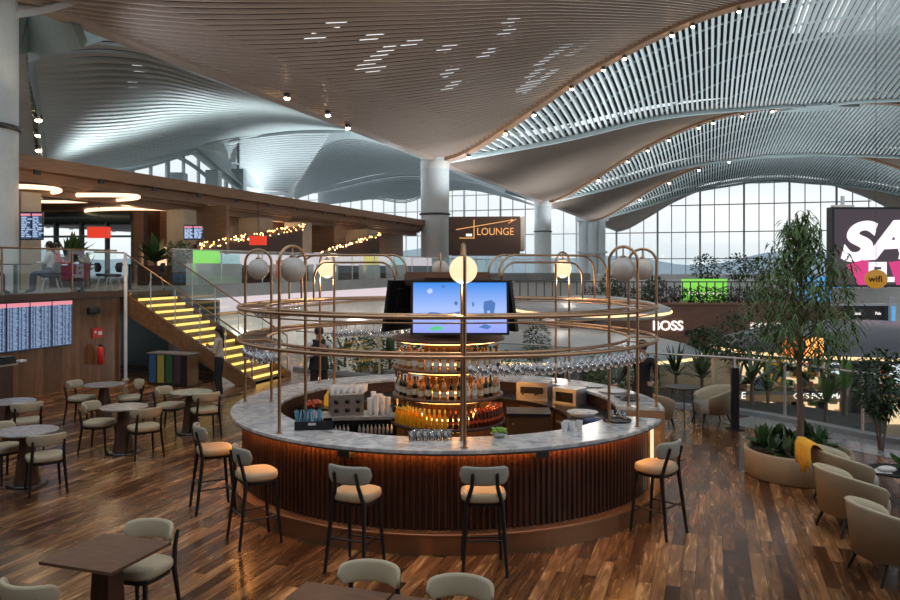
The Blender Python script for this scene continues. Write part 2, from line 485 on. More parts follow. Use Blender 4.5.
# ---- vaults to the left of the column line (ruled between two curves)
def vault(A, B, n, m, w, h, mt, deck='roof_dark', sag=0, hole=None, off=.9):
    A = [at(*p) for p in A]; B = [at(*p) for p in B]
    def S(u, v, o=0):
        p = vcurve(A, u).lerp(vcurve(B, u), v); p.z += sag * 4 * v * (1 - v) + o
        return p
    c = MB()
    for i in range(n):
        v = (i + .5) / n
        pts = [S(j / m, v) for j in range(m + 1)]
        d = (S(.5, min(1, v + .02)) - S(.5, v)); d.z = 0; d.normalize()
        slat(c, pts, d, w, h)
    o = struct('ceiling', c, mt)
    c = MB(); backing(c, lambda u, v: S(u, v, off), 36, 20, hole); c.build('roof_deck', deck, o)
    return S
S1 = vault([(27, 47, 27), (60, 38, 27.5), (100, 34, 28.5), (150, 44, 31), (200, 66, 34), (250, 86, 38.5), (300, 106, 44), (347, 127, 52)],
      [(38, 168, 46), (90, 170, 58), (140, 163, 68), (190, 149, 77), (230, 139, 84), (270, 133, 91), (305, 130, 98), (347, 130, 108)],
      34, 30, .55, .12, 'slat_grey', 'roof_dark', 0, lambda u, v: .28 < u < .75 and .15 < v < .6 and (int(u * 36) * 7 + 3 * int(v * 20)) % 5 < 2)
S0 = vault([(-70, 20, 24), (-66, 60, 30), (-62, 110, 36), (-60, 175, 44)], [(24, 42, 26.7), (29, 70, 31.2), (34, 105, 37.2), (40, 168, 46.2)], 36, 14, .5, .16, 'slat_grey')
S2 = vault([(186, 150, 76.5), (210, 144, 79.5), (245, 137, 86), (285, 132, 94), (332, 131, 104)], [(242, 194, 82), (252, 196, 88), (262, 197, 94), (274, 198, 100), (288, 199, 106)], 30, 18, .62, .12, 'slat_white', 'joint_white')
S3 = vault([(293, 197, 116), (303, 163, 114), (322, 142, 112), (347, 134, 110), (385, 143, 114), (430, 158, 120), (470, 172, 126), (505, 192, 132)],
      [(296, 199, 150), (318, 192, 150), (345, 186, 150), (375, 179, 150), (405, 175, 150), (435, 177, 150), (475, 182, 150), (505, 193, 150)], 30, 24, .62, .12, 'slat_white', 'joint_white')
S4 = vault([(318, 193, 151), (345, 187, 151), (375, 180, 151), (405, 176, 151), (435, 178, 151), (475, 183, 151), (535, 206, 151)],
      [(318, 206, 170), (345, 203, 170), (375, 200, 170), (405, 204, 170), (435, 194, 170), (475, 191, 170), (535, 206, 170)], 16, 20, .5, .2, 'slat_white', 'joint_white')
def band(name, pts, w, m, wd=None, down=.3):
    P = [at(*p) for p in pts]; c = MB(); rings = []; n = 40
    for i in range(n + 1):
        p = vcurve(P, i / n); q = vcurve(P, min(1, i / n + .01)) - vcurve(P, max(0, i / n - .01)); q.normalize()
        a = (wd or q.cross(Vector((0, 1, 0)))).normalized() * (vcurve([Vector((x, 0, 0)) for x in w], i / n).x / 2)
        u = Vector((0, .35, .35)); rings.append([p - a, p + a, p + a + u, p - a + u])
    c.loft(rings, True, True, False); return struct(name, c, m)
band('trim_6', [(66, 10, 24), (34, 36, 24.8), (28, 60, 27.2), (35, 100, 33), (39, 135, 38), (42, 170, 43)], [2.6, 1.5, .75, .62, .62, .7], 'joint_green')
band('trim_7', [(-10, 0, 24), (40, 22, 25.5), (80, 32, 27), (125, 40, 29.5), (200, 72, 34), (280, 102, 42)], [4.4, 1.9, 1.1, .5, .35, .3], 'joint_green')
band('trim_8', [(12, 15, 22), (40, 11, 22.5), (70, 3, 23), (100, -8, 24)], [.22, .22, .22, .22], 'white_paint')
band('trim_9', [(288, 200, 117), (293, 180, 115), (302, 163, 113), (322, 140, 110), (349, 130, 107), (385, 141, 111), (440, 164, 120), (505, 192, 131)], [1.3, 1.3, 1.4, 1.6, 2.4, 1.2, .8, .8], 'joint_white')
band('trim_14', [(47, 169, 45.8), (90, 171, 57.8), (140, 164, 67.8), (190, 150, 76.8), (230, 140, 83.8), (270, 134, 90.8), (305, 131, 97.8), (347, 131, 107.8)], [.4, .4, .45, .5, .5, .6, .6, .7], 'joint_white')

# lamps along the ribs
pt = thing('rib_spotlight', 'small round spotlight glowing warm on the near bronze ceiling rib right of the central column', 'light')
c = MB(); c.lathe([(.12, 0), (.14, .02), (.14, .2), (.05, .22)], n=12); c.build('housing', 'dark_steel', pt)
c = MB(); c.sphere((0, 0, -.02), .13, 10, sz=.6); c.build('lens', 'bulb', pt)
spot = Stamp(pt)
for s in (2.5, 5.2, 7.2, 9.8, 11.9, 13.3, 16.3, 17.6, 20.4, 23, 25.6):
    spot(roofpt(1, 0, s, True, -.55) - AX * .2, 0, 'small round spotlight glowing warm on the near bronze ceiling rib right of the central column', 'spotlights on the near ceiling rib')
for s in (6.5, 9.8, 12, 14.3, 17.5, 19, 22, 25):
    spot(roofpt(2, 0, s, True, -.6) - AX * .2, 0, 'small round spotlight on the second bronze ceiling rib, beyond the near one', 'spotlights on the second ceiling rib', 1.25)
for s in (8, 12.5, 17, 21.5):
    spot(roofpt(3, 0, s, True, -.65) - AX * .2, 0, 'tiny round spotlight on the farthest bronze ceiling rib above the window wall', 'spotlights on the third ceiling rib', 1.5)
for px, py, d in ((328, 114, 38.5), (348, 127, 41.5), (287, 97, 34.5)):
    spot(at(px, py + 1, d), 0, 'small spotlight on the ceiling edge left of the central column', 'spotlights on the left ceiling edge')
for px, py, d in ((482, 175, 77), (494, 182, 81), (509, 189, 86)):
    spot(at(px, py, d - 1), 0, 'small spotlight under the brown shaded vault right behind the central column', 'spotlights behind the central column', 1.3)
for py, d in ((120, 38), (135, 40.7), (150, 43)):
    spot(at(38.5, py, d - 2.8), 0, 'round spotlight in the green grey roof joint at upper left', 'spotlights in the left roof joint', 1.15)
for px, py, d in ((293, 176, 113), (298, 166, 112), (289, 187, 114)):
    spot(at(px, py, d - 1.6), 0, 'tiny spotlight on the pale arched joint left of the centre', 'spotlights on the pale arch', 1.9)

# ================================================================ COLUMNS
def column(name, label, x, y, r, z0, z1, band_z, m='column_white', capm='white_paint'):
    t = thing(name, label, 'column', (x, y, z0))
    c = MB(); c.lathe([(r, 0), (r, z1 - z0)], n=40); c.build('shaft', m, t)
    c = MB(); c.lathe([(r * 1.005, 0), (r * 1.10, .03), (r * 1.10, .13), (r * 1.005, .16)], n=40); c.build('light_ring', 'dark_steel', t, (0, 0, band_z - z0))
    c = MB(); c.lathe([(r * 1.01, 0), (r * 1.04, .5), (r * 1.01, .55)], n=40); c.build('collar', capm, t, (0, 0, z1 - z0 - .75))
    return t
column('round_column', 'big white round column at the left edge of the picture', -13.30, 22, 1.0, 2.33, 12.5, 6.85)
column('round_column', 'white round column in the centre, behind the bar and left of the lounge sign', -1.08, 56, 1.02, -5, 10.75, 6.7)
column('round_column', 'white round column just right of the lounge sign', 10.95, 92, 1.0, -5, 10.9, 7.1)
t = thing('clustered_column', 'clustered grey column standing against the far window wall', 'column', (24, 132, -5))
for dx, r in ((-1.5, .75), (0, .95), (1.55, .75)):
    c = MB(); c.lathe([(r, 0), (r, 16)], (dx, 0, 0), 24); c.build('shaft', 'column_white', t)
c = MB(); c.box((0, 0, 16.2), (5.2, 2.4, .9)); c.box((0, 0, 10.5), (4.9, 2.2, .3)); c.build('capital', 'column_white', t)
# warm uplight fitted on the left column ring
l = bpy.data.lights.new('uplight_or_fill', 'SPOT'); l.energy = 70; l.color = (1, .80, .52); l.spot_size = 1.4; l.shadow_soft_size = .15
lo = bpy.data.objects.new('uplight_or_fill', l); COL.objects.link(lo); lo.location = (-11.75, 21.2, 6.95); lo.rotation_euler = (PI - .28, .25, 0)

# ================================================================ FAR WINDOW WALLS
def windowwall(name, base, axis, s0, s1, top, z0, zs, step, mw=.16, frame='white_paint', heavy=4):
    """mullion grid with panes; top(s) gives the height of the head"""
    t = bpy.data.objects.new(name, None); COL.objects.link(t); t.location = base; t['kind'] = 'structure'
    c = MB(); n = int(round((s1 - s0) / step)); nrm = Vector((-axis.y, axis.x, 0))
    for i in range(n + 1):
        s = s0 + (s1 - s0) * i / n; h = top(s)
        if h < z0 + .3: continue
        w = mw * (2.3 if i % heavy == 0 else 1)
        p = axis * s; c.box((p.x, p.y, (z0 + h) / 2), (w, .3, h - z0), math.atan2(axis.y, axis.x))
    for z in zs:
        seg = [s0 + (s1 - s0) * i / 60 for i in range(61)]; ok = [s for s in seg if top(s) > z]
        if len(ok) > 1:
            a, b = ok[0], ok[-1]; p = axis * ((a + b) / 2); c.box((p.x, p.y, z), (b - a, .25, mw * 1.2), math.atan2(axis.y, axis.x))
    pts = [axis * (s0 + (s1 - s0) * i / 48) + Vector((0, 0, top(s0 + (s1 - s0) * i / 48))) for i in range(49)]
    c.tube(pts, .3, 6)
    c.build('window_frame', frame, t)
    c = MB()
    for i in range(48):
        a = s0 + (s1 - s0) * i / 48; b = s0 + (s1 - s0) * (i + 1) / 48
        pa, pb = axis * a, axis * b
        c.add([(pa.x, pa.y, z0), (pb.x, pb.y, z0), (pb.x, pb.y, top(b)), (pa.x, pa.y, top(a))], [(0, 1, 2, 3)])
    c.build('pane', 'window_glass', t)
    return t
zs = [1.2, 3.9, 6.6, 10.3, 14, 17.6]
E = colpos(4)
windowwall('window_1', (E.x, E.y, 0), BX, 0, SP, lambda s: 3 + interp(G_A, min(s, SP - s)) * (1 if s < SP / 2 else 1), 1.1, [4.7, 10.1, 15.6], 2.8, .17, heavy=3)
windowwall('window_2', (E.x, E.y, 0), BX, -SP - 42, 0, lambda s: 3 + (interp(G_A, min(-s, SP + s)) if s > -SP / 2 else 17.5) + .4, 1.1, [4.7, 10.1, 15.6, 19], 2.795, .17, heavy=3)
windowwall('window_6', (E.x, E.y, 0), BX, SP, SP + 30, lambda s: 3 + interp(G_A, s - SP), 1.1, [4.7, 10.1, 15.6], 2.8, .17, heavy=3)
c = MB()
p = Vector((0, 0, 0)); c.box((E.x + BX.x * 15, E.y + BX.y * 15, -2), (150, .6, 6.2), AROT); struct('wall_back', c, 'white_paint')
# clerestory on the left: stands under the outer edge of the first vault
u0 = Vector((-29.5 - .333 * 0, 65.5, 0)); dirl = AX
def ltop(s):
    d = 65.5 + .949 * s; x = -29.5 + .316 * s; px = 450 + F * x / d
    py = interp([(90, 170), (140, 164), (190, 150), (230, 140), (270, 134), (347, 131)], px)
    return 3 + (HY - py) / F * d - .2
t3 = windowwall('window_3', u0, dirl, -10, 20.5, ltop, 6, [11.2, 14.2], 2.4, .16, 'joint_white', 4)
c = MB(); pts = []
for i in range(40):
    s = -4 + 24 * i / 39; pts.append(dirl * s + Vector((0, 0, 9.6 + 4.2 * math.sin(PI * i / 39)))); 
c.tube(pts, .22, 6); c.build('arched_mullion', 'joint_white', t3)
for q in (9, 14.5, 19):
    c = MB(); P = dirl * q; c.box((P.x + .9, P.y, 9), (1.3, 1.3, ltop(q) - 7.5)); c.build('clerestory_post', 'joint_white', t3)

# ================================================================ OUTSIDE
c = MB(); c.add([(-900, 190, -6), (1200, 190, -6), (1200, 1500, -6), (-900, 1500, -6)], [(0, 1, 2, 3)]); struct('ground', c, 'concrete')
c = MB(); prev = None; top = []
for i in range(81):
    x = -700 + 20 * i; top.append((x, 900, 8 + 9 * math.sin(i * .23) + 5 * math.sin(i * .71 + 1) + 10))
for i in range(80):
    a, b = top[i], top[i + 1]; c.add([(a[0], 900, -6), (b[0], 900, -6), b, a, (a[0], 1100, -6), (b[0], 1100, -6)], [(0, 1, 2, 3), (3, 2, 5, 4)])
mat('hill_blue', (.55, .66, .72), .9); struct('hills', c, 'hill_blue')

# ================================================================ FLOORS
rail_pts = [(-13, 26.4), (-4.5, 22.8), (-1.5, 20.7), (1.5, 19.1), (4.5, 16.9), (5.9, 16.0), (6.7, 14.9), (7.4, 13.6), (8.6, 11.9), (11, 9.5), (14, 7)]
rail_v = [Vector((x, y, 0)) for x, y in rail_pts]
NR = 72
edge = [vcurve(rail_v[1:], i / NR) for i in range(NR + 1)]
WL0 = Vector((-9.92, 17.2, 0))                       # a point on the wall line
def wl(q): return WL0 + AX * q                        # q metres along it
c = MB(); poly = [(14, -7), *[(p.x, p.y) for p in reversed(edge)], (-5.2, 30), (-9.3 + .333 * 13.3, 32.5), (wl(15).x, wl(15).y), (wl(15).x - 8, wl(15).y + 2.6), (wl(3.9).x - 8, wl(3.9).y + 2.6), (wl(3.9).x - .1, wl(3.9).y), (wl(-6).x - .1, wl(-6).y), (-16, -7)]
c.prism(poly, -.3, 0); struct('floor', c, 'floor')
# pale kerb under the glass on the right
c = MB(); rings = []
for p, q in zip(edge, edge[1:] + [edge[-1] + (edge[-1] - edge[-2])]):
    t = (q - p).normalized(); nrm = Vector((-t.y, t.x, 0)); rings.append([p - nrm * .12, p + nrm * .14, p + nrm * .14 + Vector((0, 0, .09)), p - nrm * .12 + Vector((0, 0, .09))])
c.loft(rings, True, True, False); struct('trim_30', c, 'concrete')
# hall floor far below
c = MB(); c.prism([(-70, 8), (90, 8), (120, 190), (-70, 190)], -5.4, -5.0); struct('floor', c, 'grey_floor')
# pale edging tiles right of the planks
c = MB(); rings = []
for i in range(NR // 2 - 2, NR):
    p = edge[i]; q = edge[i + 1]; t = (q - p).normalized(); nrm = Vector((t.y, -t.x, 0)) * 1
    rings.append([p - nrm * 0, p + nrm * 1.15, p + nrm * 1.15 + Vector((0, 0, .006)), p + Vector((0, 0, .006))])
c.loft(rings, True, True, False); struct('floor', c, 'stone_top')
# upper level slab
UZ = 2.33
a, b = wl(-12), wl(44)
c = MB(); c.prism([(a.x, a.y), (b.x, b.y), (b.x - 26, b.y + 8), (-34, 40), (-34, 0)], UZ - .12, UZ); struct('floor', c, 'concrete')
# wooden wall below the upper level + white wall further on
def wallbox(name, q0, q1, z0, z1, m, th=.16, off=0, mb=None):
    p = wl((q0 + q1) / 2) - BX * (th / 2 + off)
    c = MB(); c.box((0, 0, 0), (q1 - q0, th, z1 - z0)); return struct(name, c, m, (p.x, p.y, (z0 + z1) / 2), math.atan2(AX.y, AX.x))
wallbox('wall_left', -12, 3.7, 0, UZ - .12, 'wall_wood')
wallbox('trim_31', -12, 3.7, UZ - .10, UZ + .05, 'dark_walnut', .1, -.11)
wallbox('wall_left', 5.9, 44, -5, 1.5, 'white_gloss', .2)
wallbox('wall_left', 5.9, 44, 1.55, UZ - .3, 'pink_glow', .1, .02)
wallbox('trim_32', 5.6, 44, UZ - .3, UZ + .12, 'concrete', .3, -.2)
wallbox('trim_33', 5.9, 44, 1.46, 1.54, 'brass_dull', .12, -.13)
c = MB(); p = wl(3.7) - BX * 2.4; c.box((p.x, p.y, 1.0), (.16, 0, 0)); 
c = MB(); p = wl(6.4) - BX * 2.6; c.box((0, 0, 0), (5, .12, UZ - .3)); struct('wall_back', c, 'metal_green', (p.x + 1.2, p.y - .4, (UZ - .3) / 2), AROT)
# ================================================================ SEATING
def curved_band(mb, R0, y0, half, z0, z1, th, n=18, lean=.0, drop=0):
    """upholstered back: an arc round (0, y0), centred on -Y, rounded at both ends"""
    rings = []
    for i in range(n + 1):
        f = -1 + 2 * i / n; f = math.copysign(abs(f) ** .8, f); a = -PI / 2 + f * half
        e = math.sqrt(max(0, 1 - abs(f) ** 9)); e = max(e, .12)
        zc = (z0 + z1) / 2 - drop * f * f; h = (z1 - z0) / 2 * e; t = th / 2 * max(e, .4)
        ring = []
        for j in range(12):
            b = 2 * PI * j / 12; cr = math.copysign(abs(math.cos(b)) ** .6, math.cos(b)); cz = math.copysign(abs(math.sin(b)) ** .5, math.sin(b))
            rr = R0 + t * cr + lean * (cz * h); ring.append(Vector((rr * math.cos(a), y0 + rr * math.sin(a), zc + h * cz)))
        rings.append(ring)
    mb.loft(rings, True, True)
def leg_tube(mb, a, b, r0, r1, n=8): mb.tube([a, b], [r0, r1], n)

def make_chair():
    t = thing('dining_chair', 'chair', 'chair')
    c = MB(); c.pad(superell(.47, .45, 28, 3.4), .43, .505, .016); c.build('seat', 'cream', t)
    c = MB(); c.pad(superell(.43, .41, 24, 3.4), .39, .432, .004); c.build('seat_frame', 'black_wood', t)
    c = MB(); curved_band(c, .25, .01, 1.22, .64, .80, .045, lean=.1, drop=.005); c.build('backrest', 'cream', t)
    for sx in (-1, 1):
        c = MB(); leg_tube(c, (.185 * sx, .17, .41), (.215 * sx, .21, 0), .022, .015); c.build('leg', 'black_wood', t)
        c = MB(); c.tube([(.225 * sx, -.24, 0), (.195 * sx, -.185, .42), (.185 * sx, -.215, .60), (.19 * sx, -.25, .72)], [.015, .023, .02, .015], 8); c.build('leg', 'black_wood', t)
    return t
def make_stool():
    t = thing('bar_stool', 'stool', 'stool')
    c = MB(); c.pad(superell(.45, .42, 28, 3.2), .70, .785, .018); c.build('seat', 'tan_leather', t)
    c = MB(); c.pad(superell(.40, .37, 24, 3.4), .66, .70, .004); c.build('seat_frame', 'black_wood', t)
    c = MB(); curved_band(c, .33, .10, .80, .875, 1.065, .045, lean=.12); c.build('backrest', 'cream_grey', t)
    for sx in (-1, 1):
        c = MB(); leg_tube(c, (.165 * sx, .15, .68), (.20 * sx, .21, 0), .022, .016); c.build('leg', 'black_wood', t)
        c = MB(); c.tube([(.215 * sx, -.26, 0), (.175 * sx, -.175, .68), (.125 * sx, -.205, .86), (.12 * sx, -.25, 1.0)], [.017, .024, .02, .016], 8); c.build('leg', 'black_wood', t)
        c = MB(); c.tube([(.186 * sx, .188, .30), (.20 * sx, -.222, .30)], .010, 6); c.build('stretcher', 'black_wood', t)
    c = MB(); c.tube([(-.188, .188, .24), (.188, .188, .24)], .013, 6); c.build('footrest', 'black_wood', t)
    c = MB(); c.tube([(-.20, -.215, .34), (.20, -.215, .34)], .010, 6); c.build('stretcher', 'black_wood', t)
    return t
chair = Stamp(make_chair()); stool = Stamp(make_stool())
def face(x, y, tx, ty): return math.atan2(ty - y, tx - x) - PI / 2
T = {1: (-6.65, 15.0), 2: (-5.27, 12.6), 3: (-4.68, 14.1), 4: (-7.36, 13.1), 5: (-5.83, 10.75)}
def rt(xy, label, r=.37):
    t = thing('round_table', label, 'table', (xy[0], xy[1], 0), .4)
    c = MB(); c.lathe([(r - .012, .722), (r, .73), (r, .745), (r - .006, .75)], n=40); c.build('tabletop', 'stone_top', t)
    c = MB(); c.lathe([(.17, .035), (.155, .1), (.085, .70), (.15, .722)], n=12, smooth=False); c.build('pedestal', 'dark_walnut', t)
    c = MB(); c.lathe([(.26, 0), (.26, .018), (.25, .035)], n=32); c.build('base_plate', 'dark_steel', t)
rt(T[1], 'round stone topped table farthest back, near the fire extinguisher on the wood wall')
rt(T[2], 'round stone topped table in the middle of the five, between two cream chairs')
rt(T[3], 'round stone topped table nearest the stairs, in front of the standing woman')
rt(T[4], 'round stone topped table at the left edge beside the host stand', .37)
rt(T[5], 'round stone topped table at the left edge, closest of the round tables to the camera', .40)
for x, y, tx, ty, lb in (
    (-7.13, 15.1, T[1][0], T[1][1] + .1, 'cream upholstered chair left of the farthest round table, facing right'),
    (-6.22, 15.15, T[1][0] - .1, T[1][1] - .1, 'cream upholstered chair right of the farthest round table, mostly behind the middle table'),
    (-5.72, 12.72, T[2][0] + .3, T[2][1] + .1, 'cream upholstered chair left of the middle round table'),
    (-4.84, 12.35, T[2][0], T[2][1] + .25, 'cream upholstered chair right of the middle round table, its back to the camera'),
    (-5.12, 14.3, T[3][0] + .3, T[3][1] + .1, 'cream upholstered chair left of the round table by the stairs'),
    (-4.35, 13.85, T[3][0], T[3][1] + .25, 'cream upholstered chair right of the round table by the stairs, its back to the camera'),
    (-6.98, 12.85, T[4][0], T[4][1] + .3, 'cream upholstered chair at the left edge table beside the host stand, back to the camera'),
    (-6.25, 10.95, T[5][0] + .2, T[5][1] - .05, 'cream upholstered chair cut by the left edge, left of the nearest round table'),
    (-5.42, 10.45, T[5][0], T[5][1] + .25, 'cream upholstered chair right of the nearest round table, back turned to the camera'),
    (-2.62, 6.60, -2.84, 5.9, 'cream upholstered chair at the far right side of the square walnut table, seat fully seen'),
    (-2.94, 5.62, -2.72, 6.3, 'cream chair at the bottom left corner, only the top of its back in view'),
    (-.62, 5.64, -.80, 4.9, 'cream chair behind the brown table at the bottom centre, left of the two'),
    (.05, 5.37, -.12, 4.6, 'cream chair at the bottom centre, right of the two, its back cut by the frame')):
    chair((x, y, 0), face(x, y, tx, ty), lb)
def sq_table(x, y, w, d, rz, label, m='tabletop_wood'):
    t = thing('square_table', label, 'table', (x, y, 0), rz)
    c = MB(); c.box((0, 0, .738), (w, d, .024)); c.build('tabletop', m, t)
    c = MB(); c.box((0, 0, .38), (.15, .15, .69), taper=1.35); c.build('pedestal', 'walnut_flute', t)
    c = MB(); c.box((0, 0, .012), (.44, .44, .024)); c.build('base_plate', 'dark_steel', t)
sq_table(-2.71, 6.17, .68, .68, AROT, 'square dark walnut table alone at the lower left')
sq_table(-.84, 5.10, .66, .80, AROT, 'square light walnut table cut by the bottom edge, left of the two at the centre')
sq_table(-.195, 4.885, .66, .80, AROT, 'dark square table cut by the bottom edge, beside the lighter one', 'dark_walnut')
for x, y, a, lb in (
    (-2.92, 9.68, 28, 'cream and black bar stool farthest left along the bar, near the stairs side'),
    (-2.12, 8.55, 33, 'cream and black bar stool seen from the side, second from the left at the bar'),
    (-.93, 7.80, 68, 'cream and black bar stool left of the front post, turned slightly right'),
    (.33, 7.78, 92, 'cream and black bar stool seen square from behind, right of the front post'),
    (2.34, 8.84, 133, 'cream and black bar stool alone at the right end of the bar')):
    stool((x, y, 0), R(a) - PI / 2, lb)

# tub chairs
def make_tub():
    t = thing('tub_chair', 'tub', 'armchair')
    c = MB(); n = 30; rings = []
    for i in range(n + 1):
        f = -1 + 2 * i / n; a = -PI / 2 + f * 2.15
        top = .50 + .26 * max(0, math.cos(f * 1.35)) ** .9
        if abs(f) > .93: top -= (abs(f) - .93) * .5
        ring = []
        for rr, z in ((.33, .27), (.375, .235), (.425, top - .03), (.44, top), (.41, top + .014), (.375, top), (.35, top - .05)):
            ring.append(Vector((rr * 1.02 * math.cos(a), rr * .98 * math.sin(a), z)))
        rings.append(ring)
    c.loft(rings, True, True); c.build('shell', 'cream', t)
    c = MB(); c.pad(superell(.72, .70, 28, 2.6, 0, .03), .25, .44, .02); c.build('seat', 'cream_grey', t)
    for sx in (-1, 1):
        for sy in (-1, 1):
            c = MB(); leg_tube(c, (.22 * sx, .22 * sy + .02, .26), (.27 * sx, .30 * sy, 0), .026, .015); c.build('leg', 'black_wood', t)
    return t
tub_ = Stamp(make_tub())
def tub(loc, rz, label): return tub_(loc, rz, label, None, .95)
tub((4.28, 7.56, 0), R(6) - PI / 2, 'cream tub armchair closest to the camera at the right edge')
tub((4.58, 8.88, 0), R(4) - PI / 2, 'cream tub armchair second in the row at the right edge')
tub((4.98, 9.84, 0), R(-4) - PI / 2, 'cream tub armchair with a yellow scarf over its back, near the tree planter')
tub((5.02, 14.95, 0), R(185) - PI / 2, 'cream tub armchair in profile before the glass, left of the slim black post')
tub((3.78, 14.5, 0), R(25) - PI / 2, 'cream tub armchair just behind the right end of the bar, beside the one in profile')
# scarf
sx0, sy0 = 4.52, 9.90
c = MB(); rings = []
for i in range(15):
    f = i / 14; prof = [(.20, .56), (.17, .68), (.12, .79), (.05, .845), (-.01, .845), (-.05, .78), (-.06, .64), (-.06, .50 + .05 * math.sin(f * 9))]
    w = 1 + .0
    rings.append([Vector((x - .0 + .012 * math.sin(f * 22 + k), .22 - .44 * f * (1 + .12 * (z < .7)), z + .008 * math.sin(f * 17 + k * 2))) for k, (x, z) in enumerate(prof)])
c.loft(rings, False, False)
o = c.build('scarf', 'yellow_cloth', None, (sx0, sy0, -.045), R(-4)); tag(o, 'yellow scarf draped over the back of a cream tub armchair', 'scarf')
mod = o.modifiers.new('thick', 'SOLIDIFY'); mod.thickness = .012
c = MB(); c.sphere((0, 0, .0), .13, 14, 1.3, .8, .5); c.tube([(-.1, 0, .03), (0, .02, .12), (.1, 0, .03)], .012, 6)
o = c.build('handbag', 'cloth_black', None, (4.94, 10.02, .47)); tag(o, 'black handbag lying in the armchair beside the yellow scarf', 'bag')
def cafe_table(x, y, r, h, label, m='black'):
    t = thing('side_table', label, 'table', (x, y, 0))
    c = MB(); c.lathe([(r, h - .02), (r, h)], n=32); c.build('tabletop', m, t)
    for a in (20, 140, 260):
        c = MB(); leg_tube(c, (r * .6 * math.cos(R(a)), r * .6 * math.sin(R(a)), h - .02), (r * .85 * math.cos(R(a)), r * .85 * math.sin(R(a)), 0), .012, .01); c.build('leg', 'black', t)
cafe_table(5.68, 9.9, .36, .42, 'low round black table at the right edge between the tub armchairs')
c = MB(); c.sphere((0, 0, .035), .1, 12, 1.2, .8, .4); c.add([(-.16, -.05, .001), (.02, -.1, .001), (.05, .06, .03), (-.12, .08, .02)], [(0, 1, 2, 3)])
o = c.build('napkin', 'cloth_white', None, (5.5, 9.82, .422)); tag(o, 'crumpled white and grey napkin on the low black table', 'napkin')
c = MB()
for i in range(9):
    a = i * .7; c.add([(0, 0, 0), (.10 * math.cos(a) - .02, .10 * math.sin(a), .10), (.17 * math.cos(a), .17 * math.sin(a), .20), (.06 * math.cos(a + .5), .06 * math.sin(a + .5), .12)], [(0, 1, 2, 3)])
c.lathe([(.05, 0), (.07, .09)], n=12)
o = c.build('potted_plant', 'leaf_light', None, (5.8, 9.98, .422)); tag(o, 'small light green plant on the low black table at the right edge', 'plant')
cafe_table(4.40, 14.75, .33, .74, 'high round black table between the two tub armchairs in front of the glass')
t = thing('barrier_post', 'slim black post standing on the planks right of the tub armchair in profile', 'post', (5.26, 14.4, 0))
c = MB(); c.box((0, 0, .012), (.26, .26, .024)); c.build('base_plate', 'black', t)
c = MB(); c.box((0, 0, .58), (.13, .09, 1.12)); c.build('upright', 'black', t)
c = MB(); c.box((0, 0, 1.24), (.012, .06, .22)); c.build('card_holder', 'paper_white', t)

# ================================================================ THE ROUND BAR
BC = (-.03, 11.05)
A0, A1 = -26, -371            # clockwise from the right front end round to the right rear end
bar = thing('round_bar', 'large round cocktail bar with fluted walnut front and pale marble counter', 'bar', (BC[0], BC[1], 0))
Z = (0, 0)
c = MB(); c.sector(Z, 2.33, 2.97, 1.06, 1.10, A0, A1, 128, .008); c.build('counter', 'marble', bar)
c = MB(); rings = []
N = 1500
for i in range(N + 1):
    a = R(A0 - 1 + (A1 + 2 - A0) * i / N); rr = 2.80 + (.020 if i % 6 in (0, 1, 2) else -.006)
    rings.append([Vector((r * math.cos(a), r * math.sin(a), z)) for r, z in ((2.72, .20), (rr, .20), (rr, 1.04), (2.72, 1.04))])
c.loft(rings, True, True, False); c.build('fluted_front', 'walnut_flute', bar)
c = MB(); c.sector(Z, 2.40, 2.74, 0, 1.06, A0 - .6, A1 + .6, 90); c.build('carcass', 'dark_walnut', bar)
c = MB(); c.sector(Z, 2.74, 2.95, 0, .215, A0 - .4, A1 + .4, 120, .012); c.build('plinth', 'bronze_plinth', bar)
c = MB(); c.sector(Z, 2.60, 2.955, 1.035, 1.06, A0 - .3, A1 + .3, 120); c.build('counter_support', 'dark_steel', bar)
c = MB(); c.sector(Z, 2.835, 2.862, 1.018, 1.034, A0 - 1, A1 + 1, 120); c.build('led_strip', 'led_warm', bar)
c = MB(); c.sector(Z, 2.952, 2.962, .2, .213, A0 - 1, A1 + 1, 120); c.build('foot_strip', 'brass', bar)
for a in (A0, A1):
    c = MB(); aa = R(a); M = Matrix.Rotation(aa, 4, 'Z'); c.M = M; c.box((2.67, 0, .53), (.60, .03, 1.05)); c.build('end_panel', 'lounge_wood', bar)
c = MB(); c.M = Matrix.Rotation(R(A0), 4, 'Z'); c.box((2.68, .021, .56), (.5, .012, .9)); c.build('lit_end_panel', 'globe_lit', bar)
c = MB(); c.M = Matrix.Rotation(R(A0), 4, 'Z'); c.box((2.87, -.06, .62), (.02, .12, .82)); c.build('lit_corner_panel', 'globe_lit', bar)
for a in (-70, -112):
    c = MB(); c.M = Matrix.Rotation(R(a), 4, 'Z'); c.box((2.9, 0, 1.005), (.12, .15, .06)); c.build('bag_hook', 'black', bar)
# inner worktop and its cabinets (a separate unit)
t = thing('back_worktop', 'dark curved inner worktop with wooden cupboards along the rear inside of the bar', 'counter', (BC[0], BC[1], 0))
c = MB(); c.sector(Z, 1.68, 2.33, .86, .90, 165, -14, 80); c.build('worktop', 'dark_steel', t)
c = MB(); c.sector(Z, 1.74, 2.32, 0, .86, 165, -14, 60); c.build('carcass', 'dark_walnut', t)
for a in (8, 22, 36, 60, 74, 112, 126, 140, 154):
    c = MB(); c.sector(Z, 1.70, 1.74, .08, .82, a, a + 12.5, 6); d = c.build('cupboard_door', 'brass_dull', t)
    c = MB(); c.sector(Z, 1.67, 1.70, .70, .73, a + 3, a + 9, 4); c.build('door_handle', 'steel', d)
